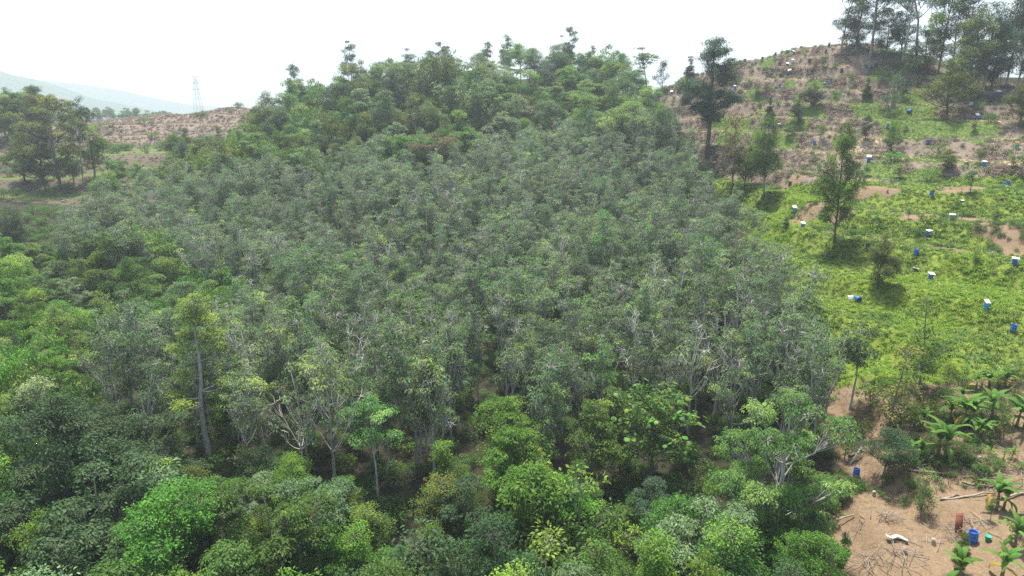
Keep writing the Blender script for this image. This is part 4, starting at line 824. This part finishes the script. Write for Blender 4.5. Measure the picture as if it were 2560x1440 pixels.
# white cloth on the soil
p = top_at(2240, 1352, 0); n = 10; V = []
for i in range(n):
    for j in range(3): V.append(((i / 9 - .5) * 1.15, (j / 2 - .5) * .34 - .12 * math.sin(i * .9), .16 + .03 * math.sin(i * 1.7 + j) - .10 * (j - 1)))
idx = np.arange(30).reshape(10, 3); q = np.stack([idx[:-1, :-1], idx[1:, :-1], idx[1:, 1:], idx[:-1, 1:]], -1).reshape(-1, 4)
props(obj('cloth', mesh('cloth', V, q, [M_WHITE]), None, p + np.array([0, 0, .12]), (.25, .0, -.35), 1.25), 'white strip of cloth lying on the bare soil', 'cloth')
p = top_at(2424, 1352, 0); b = MB(); b.box((0, 0, .75), (.62, .05, 1.5)); b.box((0, -.04, .2), (.58, .03, .06)); b.box((0, -.04, 1.3), (.58, .03, .06))
props(obj('board', b.mesh('board', [M_RED]), None, p + np.array([-.35, .75, -.05]), (-.35, .22, .15)), 'red brown board leaning behind the large blue drum', 'board')
p = top_at(2468, 1356, 0); r = empty('bucket', p); b = MB(); b.lathe([(0, .01), (.15, 0), (.20, .34), (.21, .34), (.21, .37), (.18, .37), (.14, .05), (0, .05)], 16); obj('body', b.mesh('bucket_body', [M_GREEN], True), r)
b = MB(); b.tube([(.2 * math.cos(t), .05, .36 + .16 * math.sin(t)) for t in np.linspace(0, math.pi, 8)], .008, 4); obj('handle', b.mesh('bucket_handle', [M_DARK]), r); props(r, 'green bucket on the soil right of the large blue drum', 'bucket')
p = top_at(2126, 1158, 0); b = MB(); b.box((0, 0, .8), (.22, .06, 2.1)); props(obj('plank', b.mesh('plank', [M_WHITE]), None, p, (0, .55, .2)), 'pale plank leaning on the soil slope beside the big tree', 'plank')

# ------------------------------------------------------------------ banana plants
def banana_leaf(name, seed, Lf=1.9, Wd=.48):
    r = np.random.RandomState(seed); n = 9; V = []; t = np.linspace(0, 1, n); x = Lf * (t - .22 * t ** 2.2 * (.6 + .5 * r.rand())); z = Lf * (.20 * np.sin(t * 2.6) - .55 * t ** 2.4 * (.5 + .5 * r.rand()))
    w = Wd * np.clip(np.sin(np.pi * np.clip(t * .92 + .06, 0, 1)), .05, 1) ** .7; w[0] = .04
    for i in range(n):
        j = 1 - .25 * r.rand()
        V += [(x[i], -w[i] * .5 * j, z[i] - .25 * w[i]), (x[i], 0, z[i] + .02), (x[i], w[i] * .5 * j, z[i] - .25 * w[i])]
    idx = np.arange(n * 3).reshape(n, 3); q = np.stack([idx[:-1, :-1], idx[1:, :-1], idx[1:, 1:], idx[:-1, 1:]], -1).reshape(-1, 4)
    return mesh(name, V, q, [L['banana']], r.rand(n * 3) * .2 + r.rand() * .7, smooth=True)
BL = [banana_leaf('banana_leaf', i, 1.7 + .15 * i) for i in range(5)]
_b = MB(); _b.tube([(0, 0, -.2), (.02, 0, .5), (.03, .02, 1.1), (.02, .02, 1.55)], [.13, .12, .09, .06], 8); BSTEM = _b.mesh('banana_stem', [solid('banana_stem', (.16, .15, .06), (.10, .075, .04), 3, .7)], True)
BAN = [(2470,974,.75,'upper left banana plant at the top of the soil'),(2510,972,.75,'upper right banana plant beside an olive young tree'),(2411,1066,1.15,'banana plant at the centre of the dark trash row'),(2372,1063,1.0,'left banana plant of the dark trash row'),(2430,1069,1.05,'banana plant close right of the central one'),
  (2477,1055,1.1,'banana plant at the right of the dark trash row'),(2540,1071,1.05,'banana plant near the right edge of the trash row'),(2558,1072,1.0,'banana plant cut by the right edge'),(2343,1150,1.25,'largest banana plant left of its twin'),(2361,1150,1.2,'right twin of the largest banana plant'),
  (2436,1108,.8,'small banana plant below the trash row'),(2455,1108,.9,'small banana plant right of its twin below the trash row'),(2280,1153,.75,'small banana plant at the left on the soil'),(2299,1153,.75,'second small banana plant at the left on the soil'),(2285,1069,.7,'shaded banana plant under the olive tree'),
  (2305,1069,.7,'shaded banana plant right of its twin under the olive tree'),(2491,1276,1.05,'banana plant above the log on the lower soil'),(2508,1276,.9,'banana plant right of the one above the log'),(2507,1153,.4,'tiny banana sucker by the brush on the right'),(2528,1150,.45,'second tiny banana sucker by the brush'),
  (2395,1462,1.0,'banana plant cut by the bottom edge left'),(2500,1455,1.0,'banana plant cut by the bottom edge right'),(2536,1375,.9,'banana plant at the lower right edge'),(2438,985,.8,'dark banana plant between the upper ones'),(2400,1010,.7,'half hidden banana plant at the back of the row')]
for px_, py_, s, lab in BAN:
    p = top_at(px_, py_, 0); r = empty('banana_plant', p, g.rand() * 6.28, s * .92, (g.randn() * .05, g.randn() * .05)); obj('stem', BSTEM, r); nlv = 9 if s > .6 else 5
    for i in range(nlv):
        old = i < 2 and s > .6
        obj('leaf', BL[g.randint(5)], r, (.02, .02, 1.45 - .05 * g.rand() - (.25 if old else 0)), (g.randn() * .15, .55 if old else -.40 - .95 * (i / nlv) - .1 * g.randn(), i * 2.4 + g.randn() * .2), .85 + .3 * g.rand(), L['bananay'] if old and g.rand() < .35 else None)
    props(r, lab + ' with broad drooping leaves' if len(lab.split()) < 9 else lab, 'banana plant')
# spiky clump on the crest, small palms in the foreground
def frond_mesh(name, seed, Lf, mat):
    r = np.random.RandomState(seed); b = MB(); t = np.linspace(0, 1, 9); pts = np.stack([Lf * t * (1 - .15 * t), 0 * t, Lf * (.35 * t - .55 * t ** 2)], -1); b.tube(pts, np.linspace(.03, .008, 9), 3, False)
    for i in range(1, 24):
        f = i / 24; p = np.array([np.interp(f, t, pts[:, k]) for k in range(3)]); l = Lf * .30 * math.sin(math.pi * (f * .85 + .1)) + .05
        for s in (-1, 1):
            e = p + np.array([l * .55, s * l * .85, -.25 * l]); w = np.array([.035, 0, 0]); b.add(np.array([p - w, p + w, (p + e) / 2 + w * 1.2 + np.array([0, 0, .05 * l]), e]), [(0, 1, 2, 3)])
    V, F_ = b.arr(); return mesh(name, V, F_, [mat], r.rand(len(V)) * .3 + .3)
FR = [frond_mesh('frond', i, 2.3, L['mid']) for i in range(3)]; _b = MB(); _b.tube([(0, 0, -.3), (.03, 0, 1), (0, .03, 2.2)], [.12, .09, .08], 6); PTR = _b.mesh('palm_trunk', [B_BROWN], True)
def palm(px, py, hz, s, nf, col, label, name='palm'):
    p = top_at(px, py, hz); r = empty(name, p, g.rand() * 6, s); k = obj('trunk', PTR, r, None, None, (1, 1, hz / s / 2.2))
    for i in range(nf): obj('frond', FR[i % 3], r, (0, 0, hz / s - .05), (g.randn() * .1, -.15 - .75 * (i / nf) + .1 * g.randn(), i * 2.4), .85 + .3 * g.rand(), L[col])
    props(r, label, 'palm')
palm(1755, 1335, 3.5, 1.0, 16, 'blue', 'palm with grey green fronds at the lower right of the jungle'); palm(1840, 1350, 3.2, .9, 14, 'mid', 'green palm right of the grey green one'); palm(1255, 1170, 6.0, .95, 16, 'bright', 'slim bright palm like tree in the middle foreground'); palm(1285, 1230, 5.0, .85, 14, 'bright', 'second bright palm like tree close below the first')
palm(1950, 1395, 3.0, .9, 14, 'mid', 'low palm at the bottom beside the soil slope'); palm(20, 1010, 4.0, 1.1, 14, 'olive', 'palm fronds at the left edge of the jungle')
p = top_at(2450, 278, 0); r = empty('spiky_clump', p)
SP = mesh('spike', [(-.06, 0, 0), (.06, 0, 0), (.05, .35, 1.2), (-.05, .35, 1.2), (0, .75, 2.0)], [[(0, 1, 2, 3)], [(3, 2, 4)]], [L['pale']], [.2, .2, .4, .4, .6])
for i in range(22): obj('blade', SP, r, (g.randn() * .3, g.randn() * .3, 0), (g.rand() * .3 - .1, 0, i * 2.4), .8 + .4 * g.rand())
props(r, 'spiky pale leaved clump beside the pale drum on the crest', 'plant')
# tree with very large leaves
def bigleaf():
    n = 5; V = []
    for i in range(n):
        t = i / 4; w = .34 * math.sin(math.pi * (t * .86 + .12)); V += [(t * .75, -w, -.10 * t - .10 * w - .25 * t * t), (t * .75, 0, -.25 * t * t + .01), (t * .75, w, -.10 * t - .10 * w - .25 * t * t)]
    idx = np.arange(15).reshape(5, 3); q = np.stack([idx[:-1, :-1], idx[1:, :-1], idx[1:, 1:], idx[:-1, 1:]], -1).reshape(-1, 4); return [mesh('large_leaf', V, q, [L['pale']], np.full(15, .15 + .2 * k), smooth=True) for k in range(4)]
BGL = bigleaf(); p = top_at(1640, 958, 11.0); r = empty('large_leaved_tree', p, .4); tb = MB(); tb.tube([(0, 0, -.5), (.1, 0, 3), (-.1, .1, 6.5), (0, 0, 9.5)], [.2, .16, .11, .05], 6); ends = []
for i in range(30):
    i = i * 23 / 29; a = i * 2.4 * 29 / 23; zb = 2.5 + 6.5 * (i / 23); R = (1.3 + 3.0 * math.sin(math.pi * (.2 + .7 * i / 23))) * g.uniform(.7, 1.1); e = np.array([R * math.cos(a), R * math.sin(a), zb + 1.2 + .5 * g.randn()]); tb.tube(bez(np.array([0, 0, zb]), np.array([e[0] * .7, e[1] * .7, zb + .3]), e, 5), np.linspace(.06, .02, 5), 4, False); ends.append(e)
obj('trunk', tb.mesh('large_leaved_trunk', [B_GREY], True), r)
_lv, _lt = leaves(np.random.RandomState(8), np.array([e * np.array([f, f, 1]) + np.array([0, 0, -.5 * (1 - f)]) for e in ends for f in (.35, .6, .85)]), .75, 34, .36, .18, tb=None)
obj('crown', mesh('large_leaved_crown', _lv, np.arange(len(_lv)).reshape(-1, 4), [L['mid']], _lt), r)
for e in ends:
    for j in range(10): obj('leaf', BGL[g.randint(4)], r, e + g.randn(3) * np.array([.38, .38, .25]), (g.randn() * .3, .15 + .3 * g.randn(), j * .75 + g.randn() * .3), g.uniform(.5, .85), L['yellow'] if g.rand() < .06 else (L['bright'] if g.rand() < .35 else L['fresh']))
props(r, 'tree with very large drooping pale leaves before the rubber trees', 'tree')

# ------------------------------------------------------------------ logs, brush piles, stumps
M_WOOD = solid('dead_wood', (.30, .26, .21), (.19, .155, .12), 4, .9, .1, 0, (1, 1, 1), .5)
def stick(name, n=5, k=6, r0=.12, seed=0):
    r = np.random.RandomState(seed); t = np.linspace(-.5, .5, n); b = MB(); b.tube(np.stack([t, r.randn(n) * .02, r.randn(n) * .015], -1), np.linspace(r0, r0 * .7, n), k); return b.mesh(name, [M_WOOD], True)
LOGM = [stick('log_wood', 6, 8, .034, i) for i in range(2)]; STK = [stick('branch_wood', 4, 4, .016, 10 + i) for i in range(4)]
def lie(p, rz, ln):
    d = np.array([math.cos(rz), math.sin(rz)]) * ln / 2; za, zb = height(np.array([p[0] - d[0], p[0] + d[0]]), np.array([p[1] - d[1], p[1] + d[1]])); return math.atan2(zb - za, ln), (za + zb) / 2
def log(px, py, ln, rz, label):
    p = top_at(px, py, 0); sl, zz = lie(p, rz, ln); o = obj('log', LOGM[g.randint(2)], None, (p[0], p[1], zz + .08), (0, -sl, rz), (ln, 2.5, 2.5)); props(o, label, 'log')
for a in [(2418,1246,4.2,.05,'long grey log lying across the lower soil bench'),(2325,1188,3.2,-.45,'dark log slanting below the low dark tree'),(2375,1244,1.6,.2,'short log at the left end of the long grey one'),(2470,1185,3.5,-.3,'thin log above the brush on the right'),(2460,1220,3.0,-.75,'steep slanting log beside the brush on the right'),(2540,1190,3.0,.0,'log lying at the right edge'),(2100,1310,2.2,-.1,'thin log under the weeds at the lower left of the soil'),(2035,930,3.0,-.8,'pale fallen trunk beside the rubber plantation edge'),(2140,1140,1.5,-.5,'short dark log beside the pale plank'),(2530,1252,2.2,-.2,'dark thin log right of the banana pair')]: log(*a)
def brush(px, py, n, R, hgt, ln, label):
    p = top_at(px, py, 0); r = empty('brush_pile', p)
    for i in range(n):
        x, y = g.randn(2) * R * .5 * np.array([1.3, .8]); rz = g.rand() * 3.14; l = ln * g.uniform(.5, 1.3); z = float(height(np.array([p[0] + x]), np.array([p[1] + y]))[0]) - p[2] + .05 + g.rand() * hgt * math.exp(-(x * x + y * y) / (R * R)); w = g.uniform(.9, 2.0)
        obj('branch', STK[g.randint(4)], r, (x, y, z), (g.randn() * .1, g.randn() * .22, rz), (l, w, w))
    props(r, label, 'brush pile')
brush(2215, 1395, 60, 2.3, .6, 1.9, 'wide heap of cut branches at the bottom of the soil slope'); brush(2395, 1335, 40, 1.7, .5, 1.6, 'heap of thin branches left of the large blue drum'); brush(2212, 1300, 26, .8, .9, 1.3, 'pointed heap of sticks in the middle of the soil slope')
brush(2500, 1195, 55, 2.2, .45, 1.7, 'wide heap of grey branches at the right of the soil slope'); brush(2270, 1170, 30, 1.5, .4, 1.5, 'scattered branches right of the low dark tree'); brush(2475, 1130, 26, 1.6, .35, 1.3, 'dry trash heap below the tiny banana suckers'); brush(2430, 1058, 30, 3.0, .3, 1.1, 'row of dry trash under the banana plants'); brush(2130, 1330, 18, 1.2, .3, 1.4, 'loose sticks at the left of the soil bench')
gl = np.random.RandomState(77); lx = gl.uniform(20, 70, 26000); ly = gl.uniform(36, 74, 26000); lz = height(lx, ly); _z = zones(lx, ly, lz)[2]; lq = project(lx, ly, lz)
kk = (_z > .5) & (gl.rand(len(lx)) < .06 + .22 * (fbm(lx, ly, 5, 3) > .12)) & (lq[0] < 2640) & (lq[1] > 900)
scatter('twig_litter', np.c_[lx, ly, lz + .02][kk], gl.rand(kk.sum()) * 6.28, gl.uniform(.25, 1.0, kk.sum()), [bpy.data.objects.new('litter', m_) for m_ in STK], 'grey twigs and litter strewn over the soil', 'litter', 15, .12)
_b = MB(); _b.lathe([(.20, -.2), (.15, 0), (.12, .2), (.125, .42), (.0, .44)], 9); STM = _b.mesh('stump_wood', [M_WOOD], False)
ST = [(2326,1151,'small stump left of the largest banana plants'),(2446,1155,'stump right of the largest banana plants'),(2268,1076,'stump below the shaded banana plants'),(2217,380,'stump on the mid slope bench'),(2185,1240,'stump in the dry grass of the soil slope'),(2260,1385,'stump standing in the branch heap'),(2334,1365,'tiny stump on the bare soil'),(2218,482,'dark stump on the grass terrace'),(2246,716,'rusty stump right of the olive fruit tree')]
for x_, y_, lab in ST:
    p = top_at(x_, y_, 0); props(obj('stump', STM, None, p, (g.randn() * .1, g.randn() * .1, g.rand() * 6), g.uniform(.8, 1.3)), lab, 'stump')

# ------------------------------------------------------------------ lattice pylon far away at left
def pylon():
    d = ray(496, 268); R = 620; x = d[0] / d[1] * R; y = R; b = MB(); z0 = -14; zt = R * (268 - 200) / FPX * 1.02; H = zt - z0
    lv = np.linspace(0, 1, 11); hw = lambda t: 3.2 * (1 - t) ** 1.2 + .8; m = solid('galvanised_steel', (.55, .57, .60), (.48, .50, .52), 2, .6, .4)
    r = empty('pylon', (x, y, z0)); 
    for sx in (-1, 1):
        for sy in (-1, 1):
            b = MB(); b.tube([(sx * hw(t), sy * hw(t), t * H) for t in lv], .11, 4); obj('leg', b.mesh('pylon_leg', [m]), r)
    b = MB()
    for i in range(10):
        t0, t1 = lv[i], lv[i + 1]
        for q in range(4):
            c = [(-1, -1), (1, -1), (1, 1), (-1, 1)]; a, e = c[q], c[(q + 1) % 4]
            b.tube([(a[0] * hw(t0), a[1] * hw(t0), t0 * H), (e[0] * hw(t1), e[1] * hw(t1), t1 * H)], .06, 3); b.tube([(e[0] * hw(t0), e[1] * hw(t0), t0 * H), (a[0] * hw(t1), a[1] * hw(t1), t1 * H)], .06, 3); b.tube([(a[0] * hw(t1), a[1] * hw(t1), t1 * H), (e[0] * hw(t1), e[1] * hw(t1), t1 * H)], .05, 3)
    props(obj('bracing', b.mesh('pylon_bracing', [m]), r), None, None, None, 'stuff')
    for t in (.72, .85, .98):
        b = MB(); b.tube([(-4.2, 0, t * H), (0, 0, t * H + .8), (4.2, 0, t * H)], .14, 4); b.tube([(-4.2, 0, t * H), (4.2, 0, t * H)], .12, 4); obj('cross_arm', b.mesh('pylon_arm', [m]), r)
    props(r, 'pale steel lattice pylon standing far off behind the left ridge', 'pylon')
pylon()
